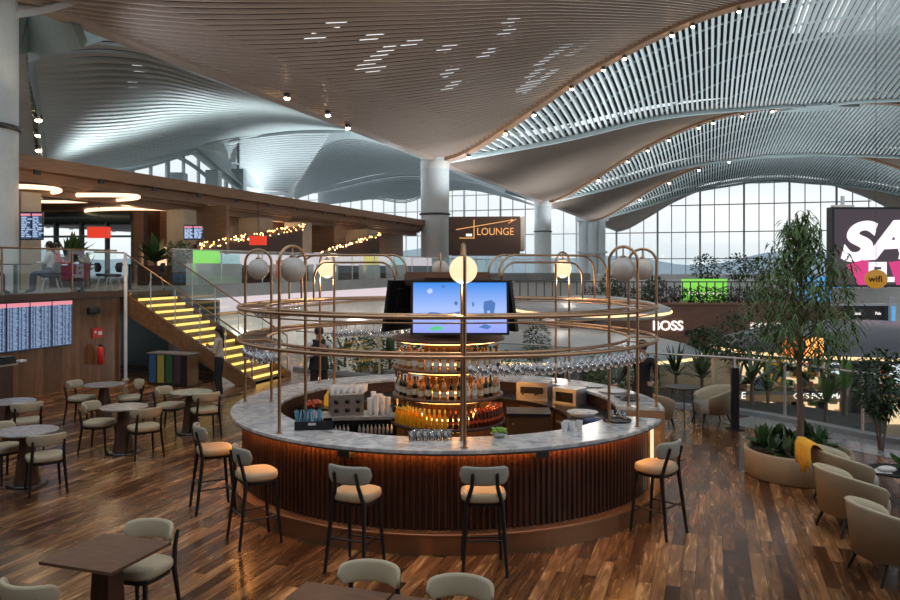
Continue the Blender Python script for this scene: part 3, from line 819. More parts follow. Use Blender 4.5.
# island at the left: glass fronted fridge with steel top
def box_unit(name, label, cat, x, y, rz, w, d, h, top, body):
    t = thing(name, label, cat, (x, y, 0), rz)
    c = MB(); c.box((0, 0, h - .02), (w + .02, d + .02, .04)); c.build('top', top, t)
    c = MB(); c.box((0, .01, (h - .04) / 2), (w, d - .02, h - .04)); c.build('body', body, t)
    return t
fr = box_unit('bottle_fridge', 'glass fronted black bottle fridge left of the bottle tower inside the bar', 'fridge', -1.36, 11.05, R(6), 1.2, .5, .92, 'stone_top', 'black')
for sx in (-.3, .3):
    c = MB(); c.box((sx, -.262, .44), (.56, .02, .76)); d = c.build('door', 'black_gloss', fr)
    c = MB(); 
    for row in range(4):
        for k in range(9):
            c.lathe([(.02, 0), (.02, .08), (.008, .11), (.008, .13)], (sx - .22 + k * .055, -.275, .12 + row * .19), 6)
    c.build('bottle_row', 'steel', d, (0, 0, 0))
    c = MB(); c.box((sx + (.25 if sx < 0 else -.25), -.285, .45), (.015, .015, .5)); c.build('door_handle', 'steel', d)
cb = box_unit('bar_cabinet', 'bronze fronted low cabinet right of the bottle tower inside the bar', 'cabinet', 1.12, 11.15, R(-4), .60, .5, .95, 'dark_steel', 'brass_dull')
c = MB(); c.box((0, -.26, .46), (.54, .02, .84)); d = c.build('door', 'brass_dull', cb)
c = MB(); c.lathe([(.012, 0), (.012, .02)], (-.22, -.275, .80), 8); c.build('knob', 'steel', d)
# cup dispenser
t = thing('cup_dispenser', 'stainless steel dispenser box with six round openings on top of the bottle fridge', 'dispenser', (-1.47, 11.02, .92), R(14))
c = MB(); c.box((0, 0, .15), (.46, .34, .30)); c.build('body', 'steel', t)
for i in range(3):
    for j in range(2):
        c = MB(); c.M = Matrix.Translation((-.15 + .15 * i, -.172, .09 + .12 * j)) @ Matrix.Rotation(PI / 2, 4, 'X'); c.lathe([(.034, -.004), (.034, .01), (.001, .011)], n=14); c.build('opening', 'black', t)
def make_cup(h=.1, r=.036):
    c = MB(); c.lathe([(r * .78, 0), (r, h), (r * .93, h - .002), (r * .7, .006)], n=12); o = c.build('paper_cup', 'paper_white'); return tag(o, 'cup', 'cup')
cup = Stamp(make_cup())
for i in range(6):
    for j in range(3):
        cup((-1.66 + .085 * i + .01 * j, 10.94 + .08 * j + .02 * i, 1.22), 0, 'white paper cup upside down on top of the steel dispenser', 'white cups on the dispenser')
c = MB(); r_ = .037
def cup_stack(x, y, z, n, label):
    c = MB(); prof = [(.028, 0)]
    for k in range(n): prof += [(.040, .09 + k * .018), (.036, .092 + k * .018)]
    c.lathe(prof, n=14); o = c.build('cup_stack', 'paper_white', None, (x, y, z)); tag(o, label, 'cups', 'tall stacks of white cups')
for k, (x, y) in enumerate(((-1.13, 11.0), (-1.04, 10.98), (-.95, 11.02), (-1.09, 11.1), (-.99, 11.11), (-.88, 11.06))):
    cup_stack(x, y, .92, 9 + (k * 3) % 5, 'tall stack of white cups right of the steel dispenser')

# ---- bottle tower
tw = thing('bottle_tower', 'round tiered back bar of walnut shelves with warm strips, in the middle of the bar', 'shelf', (BC[0], BC[1], 0))
c = MB(); c.lathe([(.36, 0), (.36, 2.72)], n=36); c.build('core', 'dark_walnut', tw)
tiers = [(.86, .82), (1.235, .78), (1.62, .78), (2.02, .80)]
for z, r in tiers:
    c = MB(); c.lathe([(r - .03, z - .045), (r, z - .035), (r, z - .006), (r - .01, z), (.3, z)], n=64); sh = c.build('shelf', 'copper_wood' if z > .9 else 'dark_walnut', tw)
    c = MB(); c.sector(Z, .37, .40, z - .075, z - .05, 0, 360, 48); c.build('led_strip', 'led_shelf', sh)
    c = MB(); c.sector(Z, r - .09, r - .075, z - .055, z - .046, 0, 360, 60); c.build('led_strip', 'led_shelf', sh)
    if z < 2:
        c = MB(); c.sector(Z, .37, .385, z + .03, z + .05, 0, 360, 48); c.build('led_strip', 'led_shelf', sh)
c = MB(); c.lathe([(.50, 2.72), (.62, 2.74), (.62, 2.90), (.3, 2.92)], n=6, smooth=False); c.build('crown', 'dark_walnut', tw)
c = MB(); c.box((.0, -.60, 2.895), (1.12, .10, .075)); c.build('header_beam', 'copper_wood', tw)
c = MB(); c.lathe([(.60, 0), (.60, .84)], n=40); c.build('base_cabinet', 'dark_walnut', tw)
# televisions
def tv(x, y, rz, label, on):
    t = thing('television', label, 'television', (x, y, 2.46), rz)
    tl = R(-9)
    def mk(m): m.M = Matrix.Rotation(tl, 4, 'X'); return m
    c = mk(MB()); c.box((0, 0, 0), (1.30, .05, .72)); c.box((0, .05, 0), (1.0, .07, .5)); c.build('housing', 'black', t)
    if not on:
        c = mk(MB())
        for i in range(7): c.box((-.3 + .1 * i, .09, .05), (.03, .01, .34))
        c.box((.35, .09, -.1), (.2, .02, .12)); c.build('rear_vents', 'dark_steel', t)
        c = mk(MB()); c.box((0, -.028, 0), (1.22, .006, .66)); c.build('screen', 'black_gloss', t); return t
    c = mk(MB()); c.box((0, -.028, 0), (1.235, .006, .665)); s = c.build('screen', 'tv_screen', t)
    def blob(pts, m, y_=-.034):
        c = mk(MB()); c.add([Vector((px, y_, pz)) for px, pz in pts], [tuple(range(len(pts)))]); c.build('screen_picture', m, s)
    blob([(-.44, -.09), (-.40, -.06), (-.3, -.065), (-.22, -.085), (-.1, -.07), (0, -.05), (.0, -.08), (-.08, -.12), (-.25, -.12), (-.38, -.11)], 'tv_shape')
    blob([(.32, .08), (.42, .10), (.47, .06), (.46, -.02), (.44, -.12), (.40, -.12), (.40, -.04), (.36, -.04), (.36, -.12), (.33, -.12), (.31, .0)], 'tv_shape')
    blob([(-.08, .06), (-.05, .09), (-.02, .06), (-.05, .02)], 'tv_shape')
    blob([(.16, .06), (.18, .08), (.19, .03), (.17, .0)], 'tv_shape')
    blob([(-.25, .29), (-.2, .30), (-.19, .27), (-.23, .26)], 'tv_shape')
    blob([(-.42, -.28), (-.32, -.24), (-.24, -.25), (-.22, -.29), (-.34, -.31)], 'tv_green')
    blob([(-.44, .22), (-.41, .25), (-.37, .25), (-.36, .20), (-.41, .18)], 'tv_cloud')
    blob([(.24, -.26), (.33, -.22), (.42, -.25), (.36, -.29)], 'tv_shape')
    return t
tv(.13, 10.33, 0, 'switched on television with a blue sea scene facing the camera over the bottle tower', True)
tv(-.56, 11.36, R(-120), 'black television seen from behind left of the lit one', False)
tv(.56, 11.36, R(120), 'black television seen from behind right of the lit one', False)

# ---- brass frame
fr = thing('brass_frame', 'brass tube canopy of double rings and round arches standing on the bar counter', 'frame', (BC[0], BC[1], 1.10))
def ring(r, z, rad=.018):
    c = MB(); c.tube([(r * math.cos(2 * PI * i / 96), r * math.sin(2 * PI * i / 96), z - 1.10) for i in range(96)], rad, 8, True); return c.build('ring', 'brass', fr)
for z in (2.47, 2.05):
    ring(2.87, z, .023); ring(2.50, z, .02); 
ring(2.87, 2.41, .009)
for z in (2.47, 2.05):
    for i in range(24):
        a = R(15 * i + 4); c = MB(); c.tube([(2.5 * math.cos(a), 2.5 * math.sin(a), z - 1.1), (2.87 * math.cos(a), 2.87 * math.sin(a), z - 1.1)], .009, 5)
        c.build('cross_bar', 'brass', fr)
c = MB(); c.sector(Z, 2.51, 2.86, 2.035 - 1.1, 2.045 - 1.1, 160, 205, 24); c.build('shelf_plate', 'brass_dull', fr)
c = MB(); c.sector(Z, 2.51, 2.86, 2.455 - 1.1, 2.465 - 1.1, 165, 190, 18); c.build('shelf_plate', 'brass_dull', fr)
ARCH = [-86.3, -38, -9, 45, 93, 138, 180, -132]
for a in ARCH:
    ca, sa = math.cos(R(a)), math.sin(R(a)); P = lambda r, z: (r * ca, r * sa, z - 1.10)
    rm, hw, zt = 2.685, .185, 3.06
    pts = [P(2.5, 1.10), P(2.5, 2.2), P(2.5, zt)] + [P(rm - hw * math.cos(PI * k / 14), zt + hw * math.sin(PI * k / 14)) for k in range(1, 14)] + [P(2.87, zt), P(2.87, 2.2), P(2.87, 1.10)]
    c = MB(); c.tube(pts, .0185, 8); o = c.build('arch', 'brass', fr)
    for r in (2.5, 2.87):
        c = MB(); c.lathe([(.035, 0), (.035, .012)], P(r, 1.10), 12); c.build('foot_flange', 'brass', o)
for a, z1, r1, r0 in ((34, 3.18, 2.87, .72), (29, 3.18, 2.9, .86), (34, 3.07, 2.6, .95), (146, 3.18, 2.87, .72), (151, 3.18, 2.9, .86), (146, 3.07, 2.6, .95)):
    ca, sa = math.cos(R(a)), math.sin(R(a)); P = lambda r, z: (r * ca, r * sa, z - 1.10); q = .28
    pts = [P(r0, 2.86)] + [P(r0 + q - q * math.cos(PI / 2 * k / 8), z1 - q + q * math.sin(PI / 2 * k / 8)) for k in range(9)] + [P(r1 - q + q * math.sin(PI / 2 * k / 8), z1 - q + q * math.cos(PI / 2 * k / 8)) for k in range(9)] + [P(r1, 2.47)]
    c = MB(); c.tube(pts, .016, 8); c.build('long_arch', 'brass', fr)
for r in (.5, ):
    pass
def globe(a, lit, label):
    t = thing('globe_lamp', label, 'lamp', (BC[0] + 2.685 * math.cos(R(a)), BC[1] + 2.685 * math.sin(R(a)), 2.97))
    c = MB(); c.sphere((0, 0, 0), .15, 28); c.build('glass_globe', 'globe_lit' if lit else 'globe_off', t)
    c = MB(); c.lathe([(.035, .14), (.045, .15), (.012, .175), (.008, .26)], n=12); c.build('hanger', 'brass', t)
globe(-86.3, 1, 'lit round globe lamp in the frame arch above the front of the bar')
globe(-38, 0, 'round globe lamp in the nearer of the two frame arches at the right')
globe(-9, 0, 'round globe lamp in the farther of the two frame arches at the right')
globe(45, 1, 'lit round globe lamp in the far arch to the right of the television')
globe(93, 0, 'round globe lamp in the rearmost arch, above and behind the television')
globe(138, 1, 'warm globe lamp in the far arch to the left of the television')
globe(180, 0, 'round globe lamp in the leftmost frame arch')
globe(-132, 0, 'round globe lamp in the second arch from the left, nearer to the camera')

# ---- stemmed glasses hanging from the frame
def make_wine():
    c = MB(); c.lathe([(.034, 0), (.033, -.004), (.004, -.012), (.004, -.085), (.02, -.10), (.040, -.135), (.040, -.16), (.030, -.20), (.028, -.20), (.036, -.16), (.036, -.135), (.012, -.10)], n=12, caps=False)
    o = c.build('wine_glass', 'stem_glass'); return tag(o, 'g', 'glass')
wine = Stamp(make_wine())
def hang(a0, a1, n, z, label, group, rows=(2.58, 2.68, 2.78)):
    for i in range(n):
        for r in rows:
            a = R(a0 + (a1 - a0) * (i + random.uniform(-.2, .2)) / max(1, n - 1))
            wine((BC[0] + r * math.cos(a), BC[1] + r * math.sin(a), z), 0, label, group)
hang(-84, -30, 22, 2.03, 'stemmed glass hanging from the lower brass ring, right of the front post', 'glasses under the lower ring at the front right')
hang(166, 216, 16, 2.03, 'stemmed glass hanging from the lower brass ring at the left', 'glasses under the lower ring at the left')
hang(100, 134, 12, 2.03, 'stemmed glass hanging from the lower brass ring at the rear left', 'glasses under the lower ring at the rear left')
hang(150, 172, 7, 2.45, 'stemmed glass hanging upside down from the upper brass ring at the left', 'glasses under the upper ring')
if 0: hang(20, 60, 9, 2.03, 'stemmed glass hanging from the lower brass ring at the rear right', 'glasses under the lower ring at the rear right', (2.62, 2.76))

# ---- bottles
def make_bottle(name, body, prof, cap, label=None, capz=(.24, .28), capr=.012):
    c = MB(); c.lathe(prof, n=14); o = c.build(name, body); tag(o, name, 'bottle')
    c = MB(); c.lathe([(capr, capz[0]), (capr * 1.05, capz[1])], n=10); c.build('cap', cap, o)
    if label:
        r = max(p[0] for p in prof) + .0012; c = MB(); c.lathe([(r, label[0]), (r, label[1])], n=14, caps=False); c.build('label', label[2], o)
    return o
B = {}
B['wh'] = Stamp(make_bottle('liquor_bottle', 'whisky', [(.036, 0), (.040, .01), (.040, .14), (.030, .175), (.013, .20), (.013, .25)], 'brass', (.04, .11, 'label_cream'), (.245, .275), .015))
B['gi'] = Stamp(make_bottle('liquor_bottle', 'gin', [(.034, 0), (.036, .01), (.036, .17), (.026, .20), (.012, .22), (.012, .27)], 'black', (.05, .12, 'paper_white'), (.265, .29), .014))
B['da'] = Stamp(make_bottle('wine_bottle', 'dark_bottle', [(.035, 0), (.037, .01), (.037, .17), (.024, .205), (.013, .225), (.013, .29)], 'black', (.05, .13, 'label_cream'), (.26, .295), .014))
B['ju'] = Stamp(make_bottle('juice_bottle', 'juice', [(.028, 0), (.030, .01), (.030, .12), (.013, .17), (.012, .205)], 'wifi_yellow', None, (.20, .222), .015))
B['co'] = Stamp(make_bottle('soda_bottle', 'cola', [(.026, 0), (.028, .01), (.024, .06), (.029, .11), (.012, .165), (.011, .195)], 'redcap', (.06, .10, 'redcap'), (.19, .212), .014))
txt = {'wh': 'amber liquor bottle with cream label', 'gi': 'pale liquor bottle with a white label', 'da': 'dark wine bottle with a cream label', 'ju': 'orange juice bottle', 'co': 'small dark soda bottle with a red cap'}
shelfname = ['lowest lit shelf', 'middle lit shelf', 'top lit shelf', 'flat top']
def fill(ti, kinds, a0, a1, r, step, sc_=1.0):
    n = int(abs(R(a1 - a0)) * r / step)
    for i in range(n + 1):
        a = a0 + (a1 - a0) * i / n; k = kinds(i, n, a)
        if not k: continue
        nm = {'ju': 'orange juice bottles', 'co': 'red capped sodas'}.get(k, {'wh': 'amber liquor bottles', 'gi': 'pale liquor bottles', 'da': 'dark bottles'}.get(k))
        B[k]((BC[0] + r * math.cos(R(a)), BC[1] + r * math.sin(R(a)), tiers[ti][0]), R(a), '%s on the %s of the tower' % (txt[k], shelfname[ti]), '%s on the %s' % (nm, shelfname[ti]))
low = lambda i, n, a: 'da' if a < -158 else ('ju' if a < -88 else 'co')
for r in (.76, .68, .60): fill(0, low, -185, 5, r, .072)
rnd = random.Random(3)
fill(1, lambda i, n, a: rnd.choice(['wh', 'gi', 'da', 'wh', 'da']), -190, 10, .70, .105)
fill(1, lambda i, n, a: rnd.choice(['wh', 'gi', 'wh']), -190, 10, .56, .10)
fill(2, lambda i, n, a: rnd.choice(['wh', 'wh', 'gi', 'gi', 'da']), -190, 10, .70, .105)
fill(2, lambda i, n, a: rnd.choice(['wh', 'gi', 'wh']), -190, 10, .56, .10)

# ---- things on the counter
def onbar(a, r): return (BC[0] + r * math.cos(R(a)), BC[1] + r * math.sin(R(a)), 1.10)
t = thing('bar_caddy', 'black caddy tray full of blue and clear straws on the left front of the counter', 'caddy', (-1.60, 9.18, 1.10), R(8))
c = MB()
c.box((0, 0, .01), (.44, .2, .02)); c.box((0, -.095, .05), (.44, .012, .10)); c.box((0, .095, .05), (.44, .012, .10))
for x in (-.215, -.06, .10, .215): c.box((x, 0, .05), (.012, .2, .10))
c.build('tray', 'black', t)
c = MB(); rn = random.Random(2)
for i in range(46):
    x, y = rn.uniform(-.20, .08), rn.uniform(-.07, .07); c.tube([(x, y, .02), (x + rn.uniform(-.03, .03), y + rn.uniform(-.03, .03), .22)], .004, 5)
c.build('straws', 'straw_blue', t)
c = MB()
for i in range(22):
    x, y = rn.uniform(-.20, .08), rn.uniform(-.07, .07); c.tube([(x, y, .02), (x + rn.uniform(-.04, .04), y + rn.uniform(-.03, .03), .21)], .004, 5)
c.build('clear_straws', 'paper_white', t)
c = MB(); c.M = Matrix.Rotation(.5, 4, 'X'); c.box((-.02, -.06, .10), (.09, .004, .06)); c.build('price_card', 'paper_white', t)
def tumbler():
    c = MB(); c.lathe([(.030, 0), (.036, .10), (.033, .10), (.028, .008)], n=14, caps=False); c.lathe([(.03, 0), (.03, .006)], n=14)
    o = c.build('tumbler', 'stem_glass'); return tag(o, 't', 'glass')
tb = Stamp(tumbler())
for k in range(12):
    x = -.42 + .075 * (k % 6) + (.03 if k > 5 else 0); tb((x, 8.53 + .09 * (k // 6), 1.10), 0, 'empty clear tumbler on the counter left of the front post', 'tumblers left of the front post')
for k, (x, y) in enumerate(((1.32, 9.0), (1.42, 9.05), (1.51, 9.1), (1.36, 9.1))):
    o = dup(cup.r, (x, y, 1.10), 0, 'white paper cup on the counter right of the front post', 'white cups on the right front counter', 1.1)
t = thing('lime_bowl', 'small bowl heaped with lime wedges on the counter right of the front post', 'bowl', (.55, 8.72, 1.10))
c = MB(); c.lathe([(.05, 0), (.10, .045), (.095, .048), (.045, .01)], n=20); c.build('bowl', 'steel', t)
c = MB()
for i in range(26):
    c.sphere((rn.uniform(-.07, .07), rn.uniform(-.06, .06), .05 + rn.uniform(0, .045)), .024, 8, 1.2, .8, .8)
c.build('lime_wedges', 'lime', t)['kind'] = 'stuff'
t = thing('serving_tray', 'round black serving tray on the counter at the right front end', 'tray', (2.06, 9.62, 1.10))
c = MB(); c.lathe([(.17, 0), (.18, .022), (.172, .022), (.165, .006)], n=32); c.build('rim', 'black', t)
for k, (x, y) in enumerate(((2.0, 9.66), (2.10, 9.7), (2.14, 9.58))):
    dup(tb.r, (x, y, 1.124), 0, 'clear tumbler on the round black serving tray', 'tumblers on the serving tray')
# rear counter: plates, machines, bottles
for k, (a, r, w) in enumerate(((18, 2.62, .42), (8, 2.62, .34), (2, 2.6, .3), (30, 2.66, .34))):
    x, y, z = onbar(a, r); c = MB(); c.lathe([(w * .3, 0), (w * .5, .02), (w * .48, .024), (w * .28, .006)], n=24)
    o = c.build('serving_platter', 'paper_white' if k in (0, 3) else 'dark_steel', None, (x, y, z)); tag(o, ['white oval platter on the rear right counter beside the standing man', 'dark round platter on the rear counter, second from its right end', 'dark round platter at the right end of the rear counter', 'white platter on the rear counter above the sink'][k], 'plate')
t = thing('coffee_machine', 'low stainless coffee machine on the inner rear worktop right of the tower', 'machine', (1.35, 12.45, .90), R(-20))
c = MB(); c.box((0, 0, .14), (.5, .36, .28)); c.build('body', 'steel', t)
c = MB(); c.box((0, -.19, .16), (.36, .03, .10)); c.build('front_panel', 'black', t)
for x in (-.12, .08):
    c = MB(); c.tube([(x, -.2, .12), (x, -.3, .11)], .014, 8); c.build('handle', 'black', t)
t = thing('toaster_oven', 'small steel counter oven right of the coffee machine on the inner worktop', 'machine', (1.85, 12.05, .90), R(-40))
c = MB(); c.box((0, 0, .12), (.42, .32, .24)); c.build('body', 'steel', t)
c = MB(); c.box((0, -.165, .11), (.3, .012, .15)); c.build('door', 'black_gloss', t)
t = thing('dish_rack', 'white basin with folded napkins on the inner right worktop', 'basin', (1.86, 10.95, .90), R(-70))
c = MB(); c.lathe([(.14, 0), (.22, .07), (.21, .07), (.13, .01)], n=24); c.build('basin', 'paper_white', t)
c = MB(); c.box((0, 0, .05), (.2, .16, .05)); c.build('napkins', 'paper_white', t)
c = MB(); c.pad(superell(.24, .15, 16, 2.5), 0, .05, .01); o = c.build('folded_cloth', 'cloth_blue', None, (1.92, 10.55, .90), .3); tag(o, 'folded blue cloth beside the white basin on the right inner worktop', 'cloth')
t = thing('beer_tap', 'slim steel tap column standing left of the bottle tower', 'tap', (-.78, 11.4, .92))
c = MB(); c.tube([(0, 0, 0), (0, 0, .42), (0, -.02, .46), (0, -.12, .47), (0, -.14, .42)], .026, 10); c.build('column', 'steel', t)
c = MB(); c.box((0, 0, -.015), (.3, .3, .03)); c.build('base', 'steel', t)
c = MB(); c.tube([(0, -.09, .47), (0, -.09, .58)], [.01, .016], 8); c.build('lever', 'black', t)
t = thing('sauce_bottle', 'yellow bottle standing on the inner left worktop beside the fridge', 'bottle', (-1.85, 11.85, .90))
c = MB(); c.lathe([(.06, 0), (.07, .02), (.06, .14), (.02, .20), (.01, .24)], n=14); c.build('body', 'wifi_yellow', t)
c = MB()
for i in range(20): c.sphere((rn.uniform(-.12, .12), rn.uniform(-.09, .09), .03 + rn.uniform(0, .07)), .035, 8)
o = c.build('fruit_pile', 'redcap', None, (-2.02, 11.62, .90)); tag(o, 'heap of red snacks on the inner left worktop', 'food', kind='stuff')
# ================================================================ STAIRS
SA = wl(3.95); RUN, NS, SW = 3.85, 14, 1.75
st = thing('staircase', 'wooden staircase with glowing amber step edges climbing to the upper level', 'stairs', (SA.x, SA.y, 0), AROT)
rise = UZ / NS; dx = RUN / NS
for i in range(NS):                      # local x = down the flight, y = across
    z = UZ - rise * i; x = dx * i
    c = MB(); c.box((x + dx / 2, SW / 2, z - rise - .02), (dx + .03, SW - .1, .04)); tr = c.build('tread', 'stair_wood', st)
    c = MB(); c.box((x + .012, SW / 2, z - rise / 2 - .0), (.02, SW - .1, rise)); c.build('riser', 'stair_riser', tr)
    c = MB(); c.box((x + .03, SW / 2, z - .042), (.025, SW - .16, .06)); c.build('led_strip', 'led_tread', tr)
for y in (0, SW):
    c = MB(); q = Vector((RUN, 0, 0)); 
    vs = [(-.2, y - .04, UZ + .06), (RUN + .1, y - .04, .12), (RUN + .1, y - .04, 0), (RUN - .45, y - .04, 0), (-.2, y - .04, UZ - .52)]
    vs2 = [(a, y + .04, b) for a, _, b in vs]
    c.loft([[Vector(p) for p in vs], [Vector(p) for p in vs2]], True, True, False); c.build('stringer', 'stair_wood', st)
    c = MB(); H = 1.0
    c.add([(-.1, y, UZ + .05), (RUN, y, .15), (RUN, y, .1 + H), (-.1, y, UZ + H)], [(0, 1, 2, 3)]); c.build('glass_panel', 'balustrade_glass', st)
    c = MB(); c.tube([(-1.1 if y == 0 else -.1, y, UZ + H + .08), (-.1, y, UZ + H + .05), (RUN, y, .12 + H), (RUN + .02, y, .08)], .022, 8); c.build('handrail', 'brass_dull', st)
    c = MB()
    for k in range(1, 5):
        x = RUN * k / 5; zz = UZ * (1 - k / 5); c.box((x, y, zz + .52), (.014, .03, 1.0))
    c.build('glass_joint', 'column_white', st)
c = MB(); c.box((0, SW / 2, UZ - .06), (.3, SW, .12)); c.build('landing', 'stair_wood', st)
# white corner post
t = thing('corner_post', 'slim white post at the end of the wood wall beside the stairs', 'post', (wl(3.78).x + .1, wl(3.78).y - .05, 0))
c = MB(); c.lathe([(.045, 0), (.045, 3.35), (.03, 3.38)], n=16); c.build('shaft', 'white_paint', t)
c = MB(); c.lathe([(.09, 0), (.09, .02)], n=16); c.build('foot', 'white_paint', t)

def balustrade(name, label, pts, z, h=1.08, step=1.6, m='brass_dull', capm='brass_dull'):
    t = thing(name, label, 'railing', (pts[0].x, pts[0].y, z))
    P = [p - pts[0] for p in pts]; P = [Vector((p.x, p.y, 0)) for p in P]
    c = MB()
    for a, b in zip(P, P[1:]): c.add([a + Vector((0, 0, .06)), b + Vector((0, 0, .06)), b + Vector((0, 0, h)), a + Vector((0, 0, h))], [(0, 1, 2, 3)])
    c.build('glass_panel', 'balustrade_glass', t)
    c = MB(); c.tube([p + Vector((0, 0, h + .02)) for p in P], .022, 8); c.build('handrail', capm, t)
    c = MB(); L = 0
    for a, b in zip(P, P[1:]):
        L += (b - a).length
        if L > step: L = 0; c.box((b.x, b.y, h / 2), (.018, .05, h), math.atan2((b - a).y, (b - a).x) + PI / 2)
    c.build('glass_joint', m, t)
    return t
balustrade('glass_balustrade', 'curved glass balustrade along the far edge of the planks, behind the bar and armchairs', edge, .09, 1.02, 1.5, 'steel', 'steel')
balustrade('glass_balustrade', 'glass balustrade of the upper level above the departure boards', [wl(q) + BX * .05 for q in [x * .5 for x in range(-24, 8)]], UZ, 1.08, 1.6)
balustrade('glass_balustrade', 'long glass balustrade of the upper level running away behind the stairs', [wl(q) + BX * .05 for q in [5.75 + x * 1.2 for x in range(0, 33)]], UZ + .1, 1.08, 2.2, 'column_white', 'steel')

# ---- fittings on the wood wall
WR = math.atan2(AX.y, AX.x)
def onwall(q, z, off=.0): p = wl(q) + BX * off; return (p.x, p.y, z)
t = thing('departure_board', 'row of three portrait departure screens on the wood wall, pink headers over blue rows', 'screen', onwall(.42, 1.65, .05), WR)
for k in range(-2, 3):
    c = MB(); x = k * .63 - .02
    c.box((x, 0, 0), (.62, .06, 1.10)); s = c.build('screen_frame', 'black', t)
    c = MB(); c.box((x, -.034, 0), (.60, .004, 1.07)); c.build('screen', 'board_bg', s)
    c = MB(); c.box((x, -.038, .49), (.60, .004, .09)); c.build('header_row', 'board_head', s)
    c = MB(); rr = random.Random(k)
    for row in range(34):
        z = .43 - row * .0285; xx = x - .285
        for w in (.045, .05, .14, .06, .10, .05):
            ww = w * rr.uniform(.6, 1.05); c.add([(xx, -.038, z), (xx + ww, -.038, z), (xx + ww, -.038, z + .012), (xx, -.038, z + .012)], [(0, 1, 2, 3)]); xx += w + .022
    c.build('text_rows', 'board_row', s)
t = thing('wall_speaker', 'black oval fixture high on the wood wall right of the departure screens', 'fixture', onwall(2.72, 1.90, .03), WR)
c = MB(); c.pad(superell(.40, .18, 20, 2.5), -.09, .09, .02); c.build('housing', 'black', t)
t = thing('wall_sign', 'small red fire sign on the wood wall above the extinguisher', 'sign', onwall(2.86, 1.32, .02), WR)
c = MB(); c.box((0, 0, 0), (.34, .02, .26)); c.build('plate', 'red', t)
c = MB(); c.box((.08, -.012, -.01), (.13, .004, .09)); c.box((-.08, -.012, .03), (.06, .004, .06)); c.build('pictogram', 'paper_white', t)
t = thing('fire_extinguisher', 'red fire extinguisher hanging on the wood wall', 'extinguisher', onwall(2.86, .52, .12), WR)
c = MB(); c.lathe([(.07, 0), (.085, .02), (.085, .38), (.05, .44), (.02, .46)], n=18); c.build('cylinder', 'red', t)
c = MB(); c.box((0, -.0, .49), (.05, .12, .03)); c.lathe([(.025, .44), (.02, .5)], n=10); c.build('valve', 'black', t)
c = MB(); c.tube([(0, -.04, .48), (.09, -.06, .42), (.11, -.03, .2), (.10, 0, .1)], .010, 6); c.build('hose', 'black', t)
# host stand
t = thing('host_stand', 'dark host stand with a pale top cut by the left edge', 'counter', (-9.0, 14.9, 0), WR)
c = MB(); c.box((0, 0, 1.09), (1.2, .62, .035)); c.build('top', 'pale_wood', t)
c = MB(); c.box((0, 0, .54), (1.1, .5, 1.07)); c.build('body', 'dark_walnut', t)
c = MB(); c.box((0, 0, .05), (.38, .28, .10)); c.box((.05, 0, .12), (.3, .2, .04)); o = c.build('printer', 'black', None, (-8.72, 15.2, 1.108), WR); tag(o, 'black printer on the host stand at the left edge', 'printer')
c = MB(); c.box((0, 0, .02), (.16, .12, .04)); o = c.build('paper_stack', 'paper_white', None, (-8.55, 15.55, 1.108), WR); tag(o, 'small white paper stack on the host stand', 'paper')
# recycling bins under the stairs
t = thing('recycling_bin', 'dark recycling station with blue, yellow, green and purple fronts under the stairs', 'bin', (-7.05, 19.85, 0), AROT)
c = MB(); c.box((0, 0, .40), (1.18, .46, .80)); c.build('body', 'dark_steel', t)
for k, b_ in enumerate(('blue', 'yellow', 'green', 'purple')):
    c = MB(); x = -.44 + .25 * k; c.add([(x - .10, -.24, .78), (x + .11, -.24, .78), (x + .11, -.245, .08), (x + .02, -.245, .08)], [(0, 1, 2, 3)]); c.add([(x - .10, -.236, .78), (x + .11, -.236, .78), (x + .11, -.236, .08), (x - .1, -.236, .08)], [(0, 1, 2, 3)]); c.build('front_panel', 'bin_' + b_, t)
c = MB(); c.box((.595, 0, .4), (.012, .44, .76)); c.build('side_panel', 'brass_dull', t)
c = MB(); c.box((0, 0, .815), (1.22, .5, .03)); c.build('top', 'steel', t)

# ================================================================ UPPER LOUNGE
LF = Vector((-12.57, 22.8, 0))
def lf(q, off=0): return LF + AX * q - BX * off
def lbox(name, q0, q1, z0, z1, m, th=.5, off=0, parent=None, kind=True):
    p = lf((q0 + q1) / 2, off + th / 2); c = MB(); c.box((0, 0, 0), (q1 - q0, th, z1 - z0)); o = c.build(name, m, parent, (p.x, p.y, (z0 + z1) / 2), WR)
    if kind and not parent: o['kind'] = 'structure'
    return o
lbox('trim_40', -12, 34.5, 5.92, 6.32, 'lounge_wood', 1.2)
lbox('trim_41', -12, 34.5, 5.55, 5.90, 'lounge_wood', .9, .35)
lbox('trim_42', -12, 34.5, 5.22, 5.52, 'lounge_wood', .5, .75)
c = MB(); a, b = lf(-12, .5), lf(34.5, .5); c.prism([(a.x, a.y), (b.x, b.y), (b.x - 18, b.y + 6), (a.x - 18, a.y + 6)], 5.45, 5.6); struct('ceiling', c, 'lounge_wood')
for k in range(14):
    q = -2 + k * 2.6; p = lf(q, -.01); c = MB(); c.box((0, 0, 0), (.22, .06, .14)); o = c.build('fascia_light', 'black', None, (p.x, p.y, 5.83), WR); tag(o, 'small dark square fitting on the wooden fascia of the lounge', 'fixture', 'fittings on the lounge fascia')
def pillar(q, w, m, label, off=.1):
    p = lf(q, off + w / 2); t = thing('wood_pillar', label, 'pillar', (p.x, p.y, UZ), WR)
    c = MB(); c.box((0, 0, 1.45), (w, w, 2.9)); c.build('shaft', m, t); return t
pillar(.5, .72, 'pale_wood', 'pale square pillar nearest the left column carrying a departure screen')
pillar(8.0, .78, 'pale_wood', 'pale square pillar left of the sparkling walnut screen')
